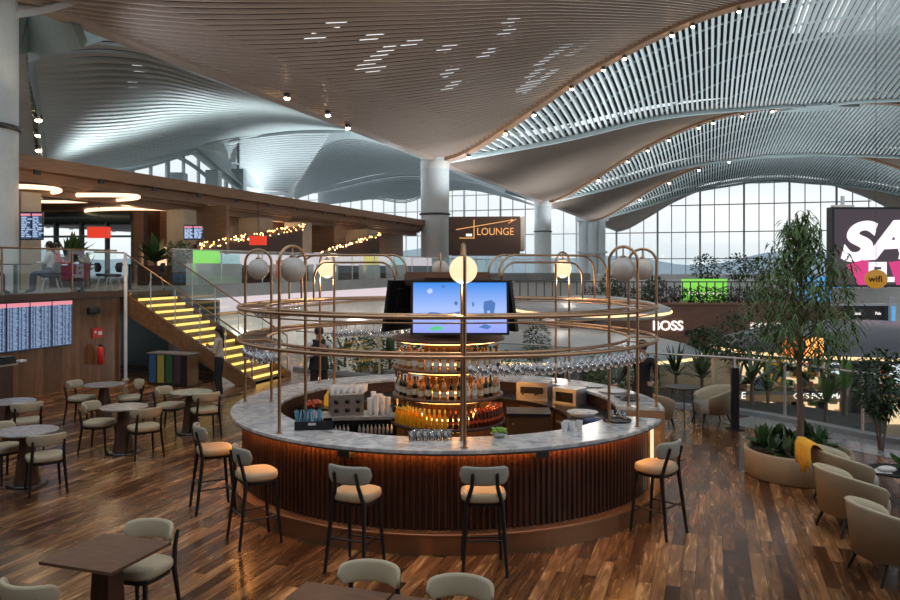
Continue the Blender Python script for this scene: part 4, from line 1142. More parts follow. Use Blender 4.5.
for q, w in ((13.5, 1.1), (17.3, 1.0), (21, 1.4), (25.2, 1.5)):
    pillar(q, w, 'pale_wood' if q != 21 else 'lounge_wood', 'pale wood pillar in the lounge front, %s' % {13.5: 'just behind the top of the sparkling screen', 17.3: 'second beyond the sparkling screen', 21: 'third beyond the sparkling screen', 25.2: 'nearest the central column'}[q])
lbox('wall_left', 8.6, 16, UZ, 5.5, 'dark_walnut', .2, 2.6)
lbox('wall_left', 16, 34.5, UZ + 1.3, 5.5, 'lounge_wood', .2, 1.8)
# cross wall of the lounge with the bright opening
def wallb(name, p0, p1, z0, z1, m, th=.2):
    p0, p1 = Vector((*p0, 0)), Vector((*p1, 0)); d = p1 - p0; c = MB(); c.box((0, 0, 0), (d.length, th, z1 - z0)); q = (p0 + p1) / 2
    return struct(name, c, m, (q.x, q.y, (z0 + z1) / 2), math.atan2(d.y, d.x))
wallb('wall_back', (-26, 36), (-18.0, 33.5), UZ, 5.5, 'lounge_wood')
wallb('wall_back', (-13.4, 33), (-9.0, 31.6), UZ, 5.5, 'lounge_wood')
wallb('wall_back', (-18.0, 33.5), (-13.4, 33), 5.1, 5.5, 'lounge_wood')
d_ = Vector((4.6, -.5, 0)).normalized()
windowwall('window_4', (-18, 33.5, 0), d_, 0, 4.63, lambda s: 5.1, UZ + .1, [4.3], 1.16, .07, 'metal_green', 9)
# niche with white light in that wall
t = thing('lit_niche', 'white lit niche behind the dark potted plant in the lounge', 'shelf', (-12.0, 32.35, UZ), R(-17))
c = MB(); c.box((0, 0, .75), (1.5, .08, 1.5)); c.build('back_panel', 'shop_warm', t)
c = MB(); c.box((0, -.1, 1.56), (1.7, .3, .12)); c.box((-.8, -.1, .75), (.1, .3, 1.5)); c.box((.8, -.1, .75), (.1, .3, 1.5)); c.build('frame', 'pale_wood', t)
for (px, py, d, a, b, lb) in ((76, 201, 27, 2.5, 1.0, 'glowing oval ring light in the lounge ceiling, nearer to the camera'), (130, 213, 33, 2.1, 1.1, 'glowing oval ring light in the lounge ceiling, farther from the camera'), (20, 191, 24, 1.2, 1.0, 'glowing ring light in the lounge ceiling partly behind the left column')):
    t = thing('oval_light', lb, 'light', (at(px, py, d).x, d, 5.38), AROT)
    c = MB(); c.tube([(a * math.cos(2 * PI * i / 48), b * math.sin(2 * PI * i / 48), 0) for i in range(48)], .07, 6, True); c.build('light_ring', 'led_oval', t)
    c = MB(); c.lathe([(1, 0), (1, .05)], n=48); o = c.build('canopy', 'lounge_wood', t, (0, 0, .02)); o.scale = (a - .1, b - .1, 1)
def small_screen(px0, py0, px1, py1, d, label, rz=0, rows=True):
    p = at((px0 + px1) / 2, (py0 + py1) / 2, d); w = (px1 - px0) * d / F; h = (py1 - py0) * d / F
    t = thing('departure_screen', label, 'screen', p, rz)
    c = MB(); c.box((0, 0, 0), (w, .08, h)); c.build('housing', 'black', t)
    for k in (-1, 1):
        c = MB(); c.box((k * w / 4, -.042, 0), (w / 2 - .04, .004, h - .06)); s = c.build('screen', 'board_bg', t)
        c = MB(); c.box((k * w / 4, -.046, h / 2 - .08), (w / 2 - .04, .004, .06)); c.build('header_row', 'board_head', s)
        c = MB(); rr = random.Random(px0 + k)
        for row in range(12):
            z = h / 2 - .17 - row * (h - .2) / 12; xx = k * w / 4 - w / 4 + .04
            while xx < k * w / 4 + w / 4 - .1:
                ww = rr.uniform(.05, .16); c.add([(xx, -.047, z), (xx + ww, -.047, z), (xx + ww, -.047, z + .035), (xx, -.047, z + .035)], [(0, 1, 2, 3)]); xx += ww + .04
        c.build('text_rows', 'board_row', s)
small_screen(21, 212, 43, 240, 22.0, 'pair of departure screens on the pale pillar beside the left column', .05)
small_screen(184, 225, 203, 240, 29.2, 'pair of departure screens on the pillar left of the sparkling walnut screen', .05)
def lampshade(px0, py0, px1, py1, d, label, m, two=None, cat='lamp'):
    p = at((px0 + px1) / 2, py1, d); w = (px1 - px0) * d / F; h = (py1 - py0) * d / F
    t = thing('box_lamp', label, cat, p)
    rp = w * .42
    c = MB(); c.box((-w / 4 if two else 0, 0, h / 2), (w / 2 - .01 if two else w, rp, h)); c.build('lamp_shade', m, t)
    if two: c = MB(); c.box((w / 4, 0, h / 2), (w / 2, rp, h)); c.build('lamp_shade', two, t)
    c = MB(); c.tube([(0, 0, h), (0, 0, h + (1.4 if not two else .8))], .012, 5); c.build('cord', 'black', t)
    return t
lampshade(89, 227, 109, 238, 27, 'red box lamp hanging in front of the bright lounge window', 'lamp_red')
lampshade(250, 236, 266, 245, 31, 'red box lamp hanging over the upper level beyond the stairs', 'lamp_red')
# sparkling walnut screen
c = MB(); 
def wedge(q0, q1, zl, zh, zb, off, th=.2):
    a, b = lf(q0, off), lf(q1, off); a2, b2 = lf(q0, off + th), lf(q1, off + th)
    c = MB(); r1 = [Vector((a.x, a.y, zb)), Vector((b.x, b.y, zb)), Vector((b.x, b.y, zh)), Vector((a.x, a.y, zl))]; r2 = [Vector((a2.x, a2.y, zb)), Vector((b2.x, b2.y, zb)), Vector((b2.x, b2.y, zh)), Vector((a2.x, a2.y, zl))]
    c.loft([r1, r2], True, True, False); return c
t = thing('walnut_screen', 'sloping walnut screen topped with sparkling lights above the upper glass railing', 'screen')
wedge(7.5, 15.6, 3.85, 5.0, 3.55, -.6).build('panel', 'dark_walnut', t)
c = MB(); rr = random.Random(5)
for i in range(90):
    f = rr.random(); p = lf(7.5 + 8.1 * f, -.72); z = 3.85 + 1.15 * f + rr.uniform(-.20, .08); c.sphere((p.x, p.y, z), .022, 5)
c.build('sparkling_bulbs', 'sparkle', t)['kind'] = 'stuff'
t = thing('walnut_screen', 'smaller sloping walnut screen with an amber lit edge farther along the lounge front', 'screen')
wedge(17.5, 25, 3.75, 5.0, 3.5, -.5).build('panel', 'dark_walnut', t)
c = MB()
for i in range(50):
    f = rr.random(); p = lf(17.5 + 7.5 * f, -.62); c.sphere((p.x, p.y, 3.8 + 1.2 * f + rr.uniform(-.15, .05)), .03, 5)
c.build('sparkling_bulbs', 'sparkle', t)['kind'] = 'stuff'
# LOUNGE box
p = at(486.5, 255, 50)
t = thing('lounge_sign', 'dark walnut box with glowing gold LOUNGE lettering beside the central column', 'sign', p, R(-4))
W_, H_ = 76 * 50 / F, 38.5 * 50 / F
c = MB(); c.box((-.15, 2, H_ / 2), (W_ - .3, 4, H_)); c.build('box', 'dark_walnut', t)
c = MB(); c.box((W_ / 2 - .13, 2.0, H_ / 2 + .15), (.26, 3.9, H_ - .3)); c.build('side_panel', 'pale_wood', t)
text('sign_lettering', 'LOUNGE', .66, 'sign_gold', t, (.56, -.03, H_ * .60), align='CENTER', ext=.03, sx=.90)
c = MB()
c.tube([(-1.95, -.05, H_ * .66), (1.55, -.05, H_ * .90)], .028, 5); c.tube([(-.80, -.05, H_ * .42), (-.80, -.05, H_ * .92)], .03, 5); c.tube([(-1.75, -.05, H_ * .44), (-.80, -.05, H_ * .44)], .028, 5)
c.sphere((1.62, -.05, H_ * .90), .09, 8); c.tube([(1.4, -.05, H_ * .82), (1.9, -.05, H_ * .93)], .025, 5)
c.build('sign_emblem', 'sign_gold', t)
c = MB(); c.box((-1.12, -.04, H_ * .52), (.38, .03, .16)); c.build('small_panel', 'sign_white', t)
# pale block right of the sign and deck below
c = MB(); p = at(497, 262, 58); c.box((p.x, p.y, 2.3), (13, 5, .5)); struct('floor', c, 'concrete')

# lounge furniture seen through the glass
def make_lchair():
    t = thing('lounge_chair', 'x', 'chair')
    c = MB(); c.pad(superell(.48, .46, 20, 3), .40, .48, .015); c.build('seat', 'black', t)
    c = MB(); curved_band(c, .27, .03, 1.1, .52, .80, .04, n=12, lean=.06); c.build('backrest', 'black', t)
    for sx in (-1, 1):
        for sy in (-1, 1):
            c = MB(); leg_tube(c, (.15 * sx, .13 * sy, .40), (.23 * sx, .22 * sy, 0), .012, .010, 6); c.build('leg', 'steel', t)
    return t
lch = Stamp(make_lchair())
def ltable(x, y, r, label):
    t = thing('lounge_table', label, 'table', (x, y, UZ))
    c = MB(); c.lathe([(r, .72), (r, .75)], n=28); c.build('tabletop', 'black', t)
    c = MB(); c.lathe([(.05, .02), (.05, .72)], n=12); c.build('pedestal', 'dark_steel', t)
    c = MB(); c.lathe([(.25, 0), (.25, .02)], n=20); c.build('base_plate', 'dark_steel', t)
LT = [(-10.75, 19.3, 'dark table on the upper level in front of the person in pink'), (-9.85, 20.9, 'dark table on the upper level above the fire extinguisher'), (-9.6, 23.4, 'dark table on the upper level near the top of the stairs')]
for x, y, lb in LT: ltable(x, y, .36, lb)
for x, y, rz, lb in ((-11.4, 18.9, -60, 'black chair at the leftmost upper table, half behind the left column'), (-10.2, 19.9, 120, 'black chair between the two nearest upper tables'), (-10.5, 20.6, -80, 'black chair left of the second upper table'), (-9.35, 21.6, 120, 'black chair right of the second upper table'), (-10.2, 23.0, -60, 'black chair left of the upper table near the stair head'), (-9.0, 23.9, 110, 'black chair right of the upper table near the stair head')):
    lch((x, y, UZ), R(rz), lb)

# ================================================================ PEOPLE
def person(name, label, loc, rz, J, cloth, hairlen=0, scale=1.0, apron=False):
    """J: joint positions (metres, facing +Y). One skinned surface, coloured by the nearest limb."""
    edges = [('pel', 'spi'), ('spi', 'che'), ('che', 'nec'), ('nec', 'hea'), ('hea', 'top'),
             ('che', 'shL'), ('shL', 'elL'), ('elL', 'wrL'), ('wrL', 'haL'), ('che', 'shR'), ('shR', 'elR'), ('elR', 'wrR'), ('wrR', 'haR'),
             ('pel', 'hiL'), ('hiL', 'knL'), ('knL', 'anL'), ('anL', 'toL'), ('pel', 'hiR'), ('hiR', 'knR'), ('knR', 'anR'), ('anR', 'toR')]
    rad = dict(pel=(.145, .11), spi=(.125, .095), che=(.155, .11), nec=(.052, .055), hea=(.072, .085), top=(.058, .068), sh=(.062, .062), el=(.042, .042), wr=(.028, .026), ha=(.036, .018), hi=(.09, .095), kn=(.058, .058), an=(.04, .042), to=(.042, .028))
    keys = list(J); me = bpy.data.meshes.new(name); me.from_pydata([J[k] for k in keys], [(keys.index(a), keys.index(b)) for a, b in edges], [])
    o = bpy.data.objects.new(name, me); COL.objects.link(o)
    o.modifiers.new('skin', 'SKIN')
    for i, k in enumerate(keys):
        r = rad.get(k) or rad[k[:2]]; me.skin_vertices[0].data[i].radius = r; me.skin_vertices[0].data[i].use_root = (k == 'pel')
    s = o.modifiers.new('sub', 'SUBSURF'); s.levels = 2; s.render_levels = 2
    bpy.context.view_layer.update()
    nm = bpy.data.meshes.new_from_object(o.evaluated_get(bpy.context.evaluated_depsgraph_get()))
    bpy.data.objects.remove(o)
    nm.materials.clear()
    for m in ('skin', cloth['top'], cloth['legs'], cloth['shoe']): nm.materials.append(MATS[m])
    reg = {}
    for a, b in edges:
        k = b[:2] if b[:2] in ('el', 'wr', 'ha', 'kn', 'an', 'to', 'sh', 'hi') else b
        reg[(a, b)] = {'spi': 1, 'che': 1, 'nec': 1, 'hea': 0, 'top': 0, 'sh': 1, 'el': 1, 'wr': 1 if cloth.get('sleeve', 1) else 0, 'ha': 0, 'hi': 2, 'kn': 2, 'an': 2, 'to': 3}[k]
    for p in nm.polygons:
        best = None
        for (a, b), r in reg.items():
            A, B_ = Vector(J[a]), Vector(J[b]); d = B_ - A; t_ = max(0, min(1, (p.center - A).dot(d) / max(d.length_squared, 1e-6))); q = (p.center - A - d * t_).length
            if best is None or q < best[0]: best = (q, r, a, b, t_)
        p.material_index = best[1]; p.use_smooth = True
        if best[3] == 'nec' and best[4] > .55: p.material_index = 0
    # fingers and face as extra geometry of the same body mesh
    x = MB(); x.v = [tuple(v.co) for v in nm.vertices]; x.f = [list(p.vertices) for p in nm.polygons]; x.sm = [True] * len(x.f); x.mi = [p.material_index for p in nm.polygons]
    x.m = 0
    for s_ in 'LR':
        h, w = Vector(J['ha' + s_]), Vector(J['wr' + s_]); d = (h - w).normalized(); side = d.cross(Vector((0, 1, .2))).normalized(); pn = d.cross(side)
        for k, L in enumerate((.062, .072, .068, .052)):
            b0 = h + side * (k - 1.5) * .017 - d * .01; x.tube([b0, b0 + d * L * .55 + pn * .004, b0 + d * L * .9 + pn * .022], [.0085, .008, .006], 6)
        b0 = w.lerp(h, .45) + side * .03; x.tube([b0, b0 + side * .02 + d * .03, b0 + side * .022 + d * .055 + pn * .01], [.011, .0095, .007], 6)
    H = Vector(J['hea']); f = (Vector((J['hea'][0], J['hea'][1] + 1, J['hea'][2])) - H).normalized()
    x.tube([H + Vector((0, .080, .03)), H + Vector((0, .103, -.004)), H + Vector((0, .085, -.012))], [.008, .013, .008], 6)
    for sx in (-1, 1): x.sphere(H + Vector((.076 * sx, 0, .005)), .022, 8, .35, .7, 1.2)
    bpy.data.meshes.remove(nm)
    body = x.build(name, ['skin', cloth['top'], cloth['legs'], cloth['shoe']], None, loc, rz); body.scale = (scale,) * 3; tag(body, label, 'person')
    c = MB()
    for sx in (-1, 1): c.sphere(H + Vector((.028 * sx, .078, .022)), .009, 8)
    c.build('eyes', 'black', body)
    c = MB(); c.sphere(H + Vector((0, .079, -.038)), .02, 8, 1.1, .35, .3); c.build('mouth', 'red', body)
    c = MB(); c.sphere(H + Vector((0, -.022, .045)), .094, 14, .95, 1.0, 1.02)
    if hairlen:
        c.tube([H + Vector((0, -.07, .03)), H + Vector((0, -.10, -.10)), H + Vector((.0, -.11, -.10 - hairlen))], [.07, .06, .03], 10)
    c.build('hair', 'hair', body)
    if apron:
        c = MB(); P = Vector(J['pel']); S = Vector(J['che'])
        c.loft([[P + Vector((.20 * math.cos(a), .155 * math.sin(a), -.05)) for a in [2 * PI * i / 20 for i in range(20)]],
                [P.lerp(S, .5) + Vector((.165 * math.cos(a), .135 * math.sin(a), 0)) for a in [2 * PI * i / 20 for i in range(20)]],
                [S + Vector((.185 * math.cos(a), .14 * math.sin(a), .0)) for a in [2 * PI * i / 20 for i in range(20)]],
                [S + Vector((.12 * math.cos(a), .11 * math.sin(a), .16)) for a in [2 * PI * i / 20 for i in range(20)]]], True, False)
        c.build('waistcoat', 'cloth_black', body)
    return body
def stand(armL=None, armR=None, legs=0):
    J = dict(pel=(0, 0, .95), spi=(0, 0, 1.10), che=(0, 0, 1.30), nec=(0, .01, 1.47), hea=(0, .03, 1.58), top=(0, .03, 1.66),
             shL=(-.175, 0, 1.40), shR=(.175, 0, 1.40), hiL=(-.09, 0, .88), hiR=(.09, 0, .88), knL=(-.10, .03, .49), knR=(.10, .03 + legs, .49),
             anL=(-.11, -.02, .09), anR=(.11, -.02 + legs, .09), toL=(-.12, .13, .03), toR=(.12, .13 + legs, .03))
    J.update(dict(elL=(-.23, -.02, 1.13), wrL=(-.24, .05, .90), haL=(-.24, .08, .81), elR=(.23, -.02, 1.13), wrR=(.24, .05, .90), haR=(.24, .08, .81)))
    if armL: J.update(armL)
    if armR: J.update(armR)
    return J
bent = lambda s, n: {'el' + n: (.24 * s, .04, 1.14), 'wr' + n: (.12 * s, .24, 1.20), 'ha' + n: (.06 * s, .29, 1.25)}
person('person', 'woman with long dark hair and cream top standing at the foot of the lit stairs', (-5.25, 17.75, 0), R(88), stand(bent(-1, 'L'), bent(1, 'R')),
       dict(top='cloth_beige', legs='cloth_black', shoe='paper_white'), .28, .97)
o = person('person', 'barman in white shirt and black waistcoat standing behind the bar at the left rear', (-2.62, 15.6, 0), R(-165), stand({'elL': (-.28, .05, 1.2), 'wrL': (-.12, .22, 1.30), 'haL': (-.05, .25, 1.36)}, bent(1, 'R')),
       dict(top='cloth_white', legs='cloth_black', shoe='black'), 0, 1.06, True)
person('person', 'dark dressed man leaning over the rear counter at its right end', (3.18, 12.9, 0), R(150), stand({'elL': (-.27, .10, 1.15), 'wrL': (-.26, .33, 1.10), 'haL': (-.25, .42, 1.09)}, {'elR': (.30, .05, 1.14), 'wrR': (.33, .26, 1.02), 'haR': (.34, .34, .99)}),
       dict(top='cloth_black', legs='cloth_black', shoe='black'), 0, 1.05)
def sit(fx=0):
    return dict(pel=(0, 0, .55), spi=(0, .01, .72), che=(0, .02, .92), nec=(0, .04, 1.09), hea=(0, .06, 1.20), top=(0, .06, 1.28), shL=(-.17, .01, 1.02), shR=(.17, .01, 1.02),
                elL=(-.24, .08, .78), wrL=(-.16, .28, .78), haL=(-.12, .36, .80), elR=(.24, .08, .78), wrR=(.16, .28, .78), haR=(.12, .36, .80),
                hiL=(-.10, .04, .53), hiR=(.10, .04, .53), knL=(-.12, .42, .50), knR=(.12, .42, .50), anL=(-.12, .44, .09), anR=(.12, .44, .09), toL=(-.12, .58, .03), toR=(.12, .58, .03))
person('person', 'seated person in a pink top at the upper level table beside the left column', (-11.35, 18.95, UZ), R(-60), sit(), dict(top='cloth_pink', legs='cloth_black', shoe='black'), .2)
person('person', 'seated person in white top and jeans on the upper level, beside the one in pink', (-10.2, 19.95, UZ), R(100), sit(), dict(top='cloth_white', legs='denim', shoe='black'), .25)
person('person', 'seated person in dark red on the upper level above the fire sign', (-10.45, 20.65, UZ), R(-80), sit(), dict(top='red', legs='cloth_black', shoe='black'), 0)

# ================================================================ PLANTS
def leafmesh(c, p, d, L, w, droop=.3):
    d = d.normalized(); s = d.cross(Vector((0, 0, 1)))
    if s.length < .05: s = Vector((1, 0, 0))
    s.normalize(); m1 = p + d * L * .45; tip = p + d * L - Vector((0, 0, droop * L))
    c.add([p, m1 + s * w / 2 - Vector((0, 0, .05 * L)), tip, m1 - s * w / 2 - Vector((0, 0, .05 * L)), m1 + Vector((0, 0, .04 * L))], [(0, 1, 4), (1, 2, 4), (2, 3, 4), (3, 0, 4)])
def rdir(rr, up=0):
    while 1:
        v = Vector((rr.uniform(-1, 1), rr.uniform(-1, 1), rr.uniform(-1, 1)))
        if .1 < v.length < 1: v.normalize(); v.z += up; return v.normalized()
def crown(c, rr, centre, rx, ry, rz, n, L, w, up=0, droop=.3, shell=.45):
    for _ in range(n):
        v = rdir(rr); f = shell + (1 - shell) * rr.random() ** .5
        p = centre + Vector((v.x * rx, v.y * ry, v.z * rz)) * f
        d = (Vector((v.x, v.y, v.z * .5 + up)) + rdir(rr) * .7).normalized(); leafmesh(c, p, d, L * rr.uniform(.7, 1.2), w, droop)
def bush(name, label, loc, rx, rz, n, L=.12, w=.05, m='leaf_dark', group=None, stems=5, cat='plant', seed=1, up=.2, ry=None, h0=.0):
    rr = random.Random(seed); t = thing(name, label, cat, loc, 0, group)
    c = MB(); crown(c, rr, Vector((0, 0, rz + h0)), rx, ry or rx, rz, n, L, w, up); c.build('foliage', m, t)
    c = MB()
    for i in range(stems):
        a = 2 * PI * i / stems; c.tube([(0.03 * math.cos(a), .03 * math.sin(a), 0), (rx * .4 * math.cos(a), (ry or rx) * .4 * math.sin(a), h0 + rz * 1.1)], [.018, .006], 5)
    c.build('stems', 'bark', t); return t
def fan(name, label, loc, n, L, w, m='leaf_dark', group=None, seed=1, arch_=.5, stem=.0):
    """arching sword or palm leaves from one root"""
    rr = random.Random(seed); t = thing(name, label, 'plant', loc, 0, group); c = MB()
    for i in range(n):
        a = rr.uniform(0, 2 * PI); el = rr.uniform(.35, 1.45); ll = L * rr.uniform(.75, 1.1); d = Vector((math.cos(a) * math.cos(el), math.sin(a) * math.cos(el), math.sin(el))); s = Vector((-math.sin(a), math.cos(a), 0))
        prev = None; K = 6; row = []
        for k in range(K + 1):
            f = k / K; p = d * ll * f + Vector((0, 0, stem - arch_ * ll * f * f * math.cos(el))); ww = w * math.sin(PI * min(1, f * .85 + .12)) * .5; row += [p - s * ww, p + Vector((0, 0, -.15 * ww)), p + s * ww]
        c.add(row, [q for k in range(K) for q in ((3 * k, 3 * k + 1, 3 * k + 4, 3 * k + 3), (3 * k + 1, 3 * k + 2, 3 * k + 5, 3 * k + 4))], True)
    c.build('leaves', m, t)
    c = MB(); c.tube([(0, 0, 0), (0, 0, stem + .08)], [.05, .035], 7); c.build('stem', 'bark', t)
    return t
# the tree in its round planter
PC = Vector((5.02, 11.25, 0))
t = thing('round_planter', 'low round beige planter full of soil at the right, holding the tall tree', 'planter', PC)
c = MB(); c.lathe([(.69, 0), (.72, .02), (.73, .36), (.72, .38), (.68, .38), (.67, .30)], n=64, caps=False); c.build('rim', 'planter', t)
c = MB(); c.lathe([(.68, .28), (.68, .31), (.3, .335), (.001, .34)], n=40); c.build('soil', 'soil', t)
rr = random.Random(11)
t = thing('tall_tree', 'tall slender tree with drooping dark leaves rising from the round planter', 'tree', (PC.x + .03, PC.y, .32))
c = MB(); c.tube([(0, 0, 0), (.01, 0, .6), (-.01, .01, 1.2), (.02, 0, 2.0), (.0, 0, 2.8), (0.03, 0, 3.35)], [.055, .045, .04, .032, .022, .01], 9); c.build('trunk', 'bark', t)
cb_, cl = MB(), MB()
for i in range(56):
    z0 = 1.25 + 1.95 * (i / 56) ** .95; a = i * 2.4; f = (z0 - 1.25) / 1.95; reach = interp([(0, .55), (.25, .82), (.5, .78), (.75, .45), (1, .16)], f) * rr.uniform(.7, 1.1)
    b0 = Vector((0, 0, z0)); b1 = Vector((math.cos(a) * reach * .6, math.sin(a) * reach * .6, z0 + .30)); b2 = Vector((math.cos(a) * reach, math.sin(a) * reach, z0 + .20 - .12 * (f < .5)))
    cb_.tube([b0, b1, b2], [.014, .008, .004], 5)
    for k in range(6):
        q = rr.uniform(.25, 1.0); base = b0.lerp(b1, q * 2) if q < .5 else b1.lerp(b2, q * 2 - 1); tw_ = base + Vector((rr.uniform(-.16, .16), rr.uniform(-.16, .16), rr.uniform(-.10, .12)))
        drop = rr.uniform(.15, .42)
        for j in range(8):
            p = tw_ - Vector((0, 0, drop * j / 8)) + Vector((rr.uniform(-.05, .05), rr.uniform(-.05, .05), 0)); d = Vector((rr.uniform(-1, 1), rr.uniform(-1, 1), -.35)); leafmesh(cl, p, d, rr.uniform(.10, .17), .03, .5)
cb_.build('branches', 'bark', t); cl.build('foliage', 'leaf_tree', t)
spots_ = [(-.45, -.25, .45), (-.28, -.45, .4), (-.52, .1, .5), (.0, -.42, .35), (.30, -.35, .38), (.48, -.05, .5), (.42, .3, .55), (-.15, .42, .45), (-.42, .38, .5), (.15, .4, .5)]
for i, (x, y, L) in enumerate(spots_):
    fan('leafy_plant', 'broad leaved green plant growing around the tree in the round planter', (PC.x + x * .8, PC.y + y * .7 + .14, .32), 15, L * .85, .11, 'leaf' if i % 3 else 'leaf_dark', 'plants in the round planter', 20 + i, .35)
# far right big plant
bush('leafy_shrub', 'tall dense green shrub at the right edge, in front of the glass', (7.05, 12.75, .0), .42, .55, 1500, .11, .05, 'leaf_dark', seed=4, h0=.55)
# plants behind the glass on the right, and behind the bar
for i, (px, d, L, n, z, m, lb) in enumerate((
    (702, 18.2, .9, 40, .2, 'leaf_dark', 'dark spiky plant behind the glass left of the thin black post'),
    (676, 20.0, 1.0, 30, .0, 'leaf_dark', 'dark spiky plant behind the glass, just right of the bar frame'),
    (752, 17.0, 1.0, 26, .3, 'leaf', 'tall broad leaved plant behind the glass, left of the tree planter'),
    (768, 18.6, .9, 22, -.2, 'leaf', 'broad leaved plant behind the glass, directly left of the tree trunk'),
    (826, 15.4, .9, 22, .1, 'leaf', 'broad leaved plant behind the glass, right of the tree trunk'),
    (845, 15.2, .7, 22, .4, 'leaf_light', 'light green plant behind the glass, under the grey shell roof'))):
    fan('spiky_plant', lb, (at(px, 267, d).x, d, z - .3), n if i < 2 else 15, L, .08 if i < 2 else .10, m, None, 40 + i, .35, .5)
for i, (px, d, r, h) in enumerate(((738, 22, .8, .72), (706, 24.5, .55, .4))):
    bush('dark_shrub', ['rounded dark shrub standing before the copper coloured fascia', 'low dark shrub behind the spiky plants right of the bar'][i], (at(px, 267, d).x, d, -.6 + .3), r, h, 900, .16, .08, 'leaf_dark', seed=8 + i, h0=.6)
for i in range(11):
    px = 330 + i * 15; d = 23.0 + (i % 3) * .5 - i * .12
    if i % 3 == 1: fan('leafy_plant', 'green plant in the row behind the glass at the rear of the bar', (at(px, 267, d).x, d, .0), 22, .75, .16, 'leaf', 'plants behind the rear glass', 60 + i, .4, .3)
    else: bush('leafy_shrub', 'green plant in the row behind the glass at the rear of the bar', (at(px, 267, d).x, d, -.2), .42, .62, 330, .15, .08, 'leaf_dark' if i % 2 else 'leaf', 'plants behind the rear glass', seed=30 + i)
for i, px in enumerate((506, 528, 600, 615, 632, 648)):
    d = 21.3 - .2 * i; bush('leafy_shrub', 'green shrub behind the glass at the right rear of the bar', (at(px, 267, d).x, d, -.4), .38, .55, 300, .14, .07, 'leaf' if i % 2 else 'leaf_light', 'shrubs behind the right rear glass', seed=70 + i)
bush('hanging_shrub', 'dark drooping plant over the shell roofs, right of the television', (at(537, 0, 22).x, 22, .1), .36, .75, 700, .14, .05, 'leaf_dark', seed=99)
# low planting bed (box) that carries the rear plants
c = MB(); rings = []
for i in range(NR + 1):
    p = edge[i]; q = edge[min(i + 1, NR)] if i < NR else p + (p - edge[i - 1]); tt = (q - p).normalized(); n_ = Vector((-tt.y, tt.x, 0)) * -1 if False else Vector((-tt.y, tt.x, 0))
    rings.append([p + n_ * .25 + Vector((0, 0, -.7)), p + n_ * (3.2 if i < NR * .55 else 1.4) + Vector((0, 0, -.7)), p + n_ * (3.2 if i < NR * .55 else 1.4) + Vector((0, 0, -.25)), p + n_ * .25 + Vector((0, 0, -.25))])
c.loft(rings, True, True, False); o = struct('trim_34', c, 'roof_dark')
# lounge plants
fan('potted_plant', 'big leafy green plant on the upper level in front of the bright lounge window', (at(70, 0, 25.5).x, 25.5, UZ + .7), 34, 1.15, .22, 'leaf', None, 5, .3, .08)
fan('potted_plant', 'smaller light green plant right of the big leafy one on the upper level', (at(88, 0, 24).x, 24, UZ), 20, .6, .18, 'leaf_light', None, 6, .3, .55)
fan('potted_plant', 'dark broad leaved plant in front of the lit niche in the lounge', (at(155, 0, 29).x, 29, UZ + .7), 40, 1.1, .28, 'leaf', None, 7, .2, .15)
bush('potted_plant', 'light green bush left of the departure screens on the second pillar', (at(180, 0, 28.5).x, 28.5, UZ + .7), .5, .4, 260, .2, .08, 'leaf', seed=12, h0=.1)
for px, d, lb in ((70, 25.5, 'wooden planter box below the big leafy plant'), (155, 29, 'wooden planter box below the dark broad leaved plant'), (180, 28.5, 'wooden planter box below the light green bush')):
    c = MB(); c.box((0, 0, .35), (1.1, .5, .7)); c.box((0, 0, .71), (1.14, .54, .03)); o = c.build('planter_box', 'dark_walnut', None, (at(px, 0, d).x, d, UZ)); tag(o, lb, 'planter')

# ================================================================ SHELL ROOFS, SHOPS AND SIGNS IN THE HALL
def shell(label, x, y, rx, ry, zr, hgt, m, led=True, th=.22):
    t = thing('shell_roof', label, 'roof', (x, y, zr)); n = 72
    c = MB(); rings = []
    for f, z in ((0.0, hgt), (.25, hgt * .95), (.5, hgt * .78), (.75, hgt * .5), (.9, hgt * .26), (1.0, 0.0), (1.0, -th), (.93, -th * 1.3)):
        rings.append([Vector((max(f, .001) * rx * math.cos(2 * PI * i / n), max(f, .001) * ry * math.sin(2 * PI * i / n), z)) for i in range(n)])
    c.loft(rings, True, True); c.build('shell', m, t)
    if led:
        c = MB(); c.tube([((rx + .015) * math.cos(2 * PI * i / n), (ry + .015) * math.sin(2 * PI * i / n), -th * .55) for i in range(n)], .045, 6, True); c.build('led_rim', 'led_rim', t)
    c = MB(); c.lathe([(.6, -th * 1.2), (.5, -4.8 - zr)], n=20); o = c.build('support', 'dark_steel', t)
    return t
shell('silver shell roof with warm lit rim right of the television, the higher of two', at(592, 0, 29).x, 29.5, 2.85, 4.2, 1.52, .40, 'silver_shell')
shell('silver shell roof with a bright rim, lower and nearer, behind the right of the bar', at(565, 0, 24.5).x, 24.9, 4.3, 3.3, .40, .62, 'silver_shell')
shell('dark slate shell roof with a warm lit rim behind the tall tree', at(868, 0, 24.5).x, 25, 4.6, 3.4, .55, .75, 'slate_shell')
shell('silver roof disc just left of the television and behind the rear glass', at(440, 0, 33).x, 34, 2.5, 3.0, .5, .3, 'silver_shell')
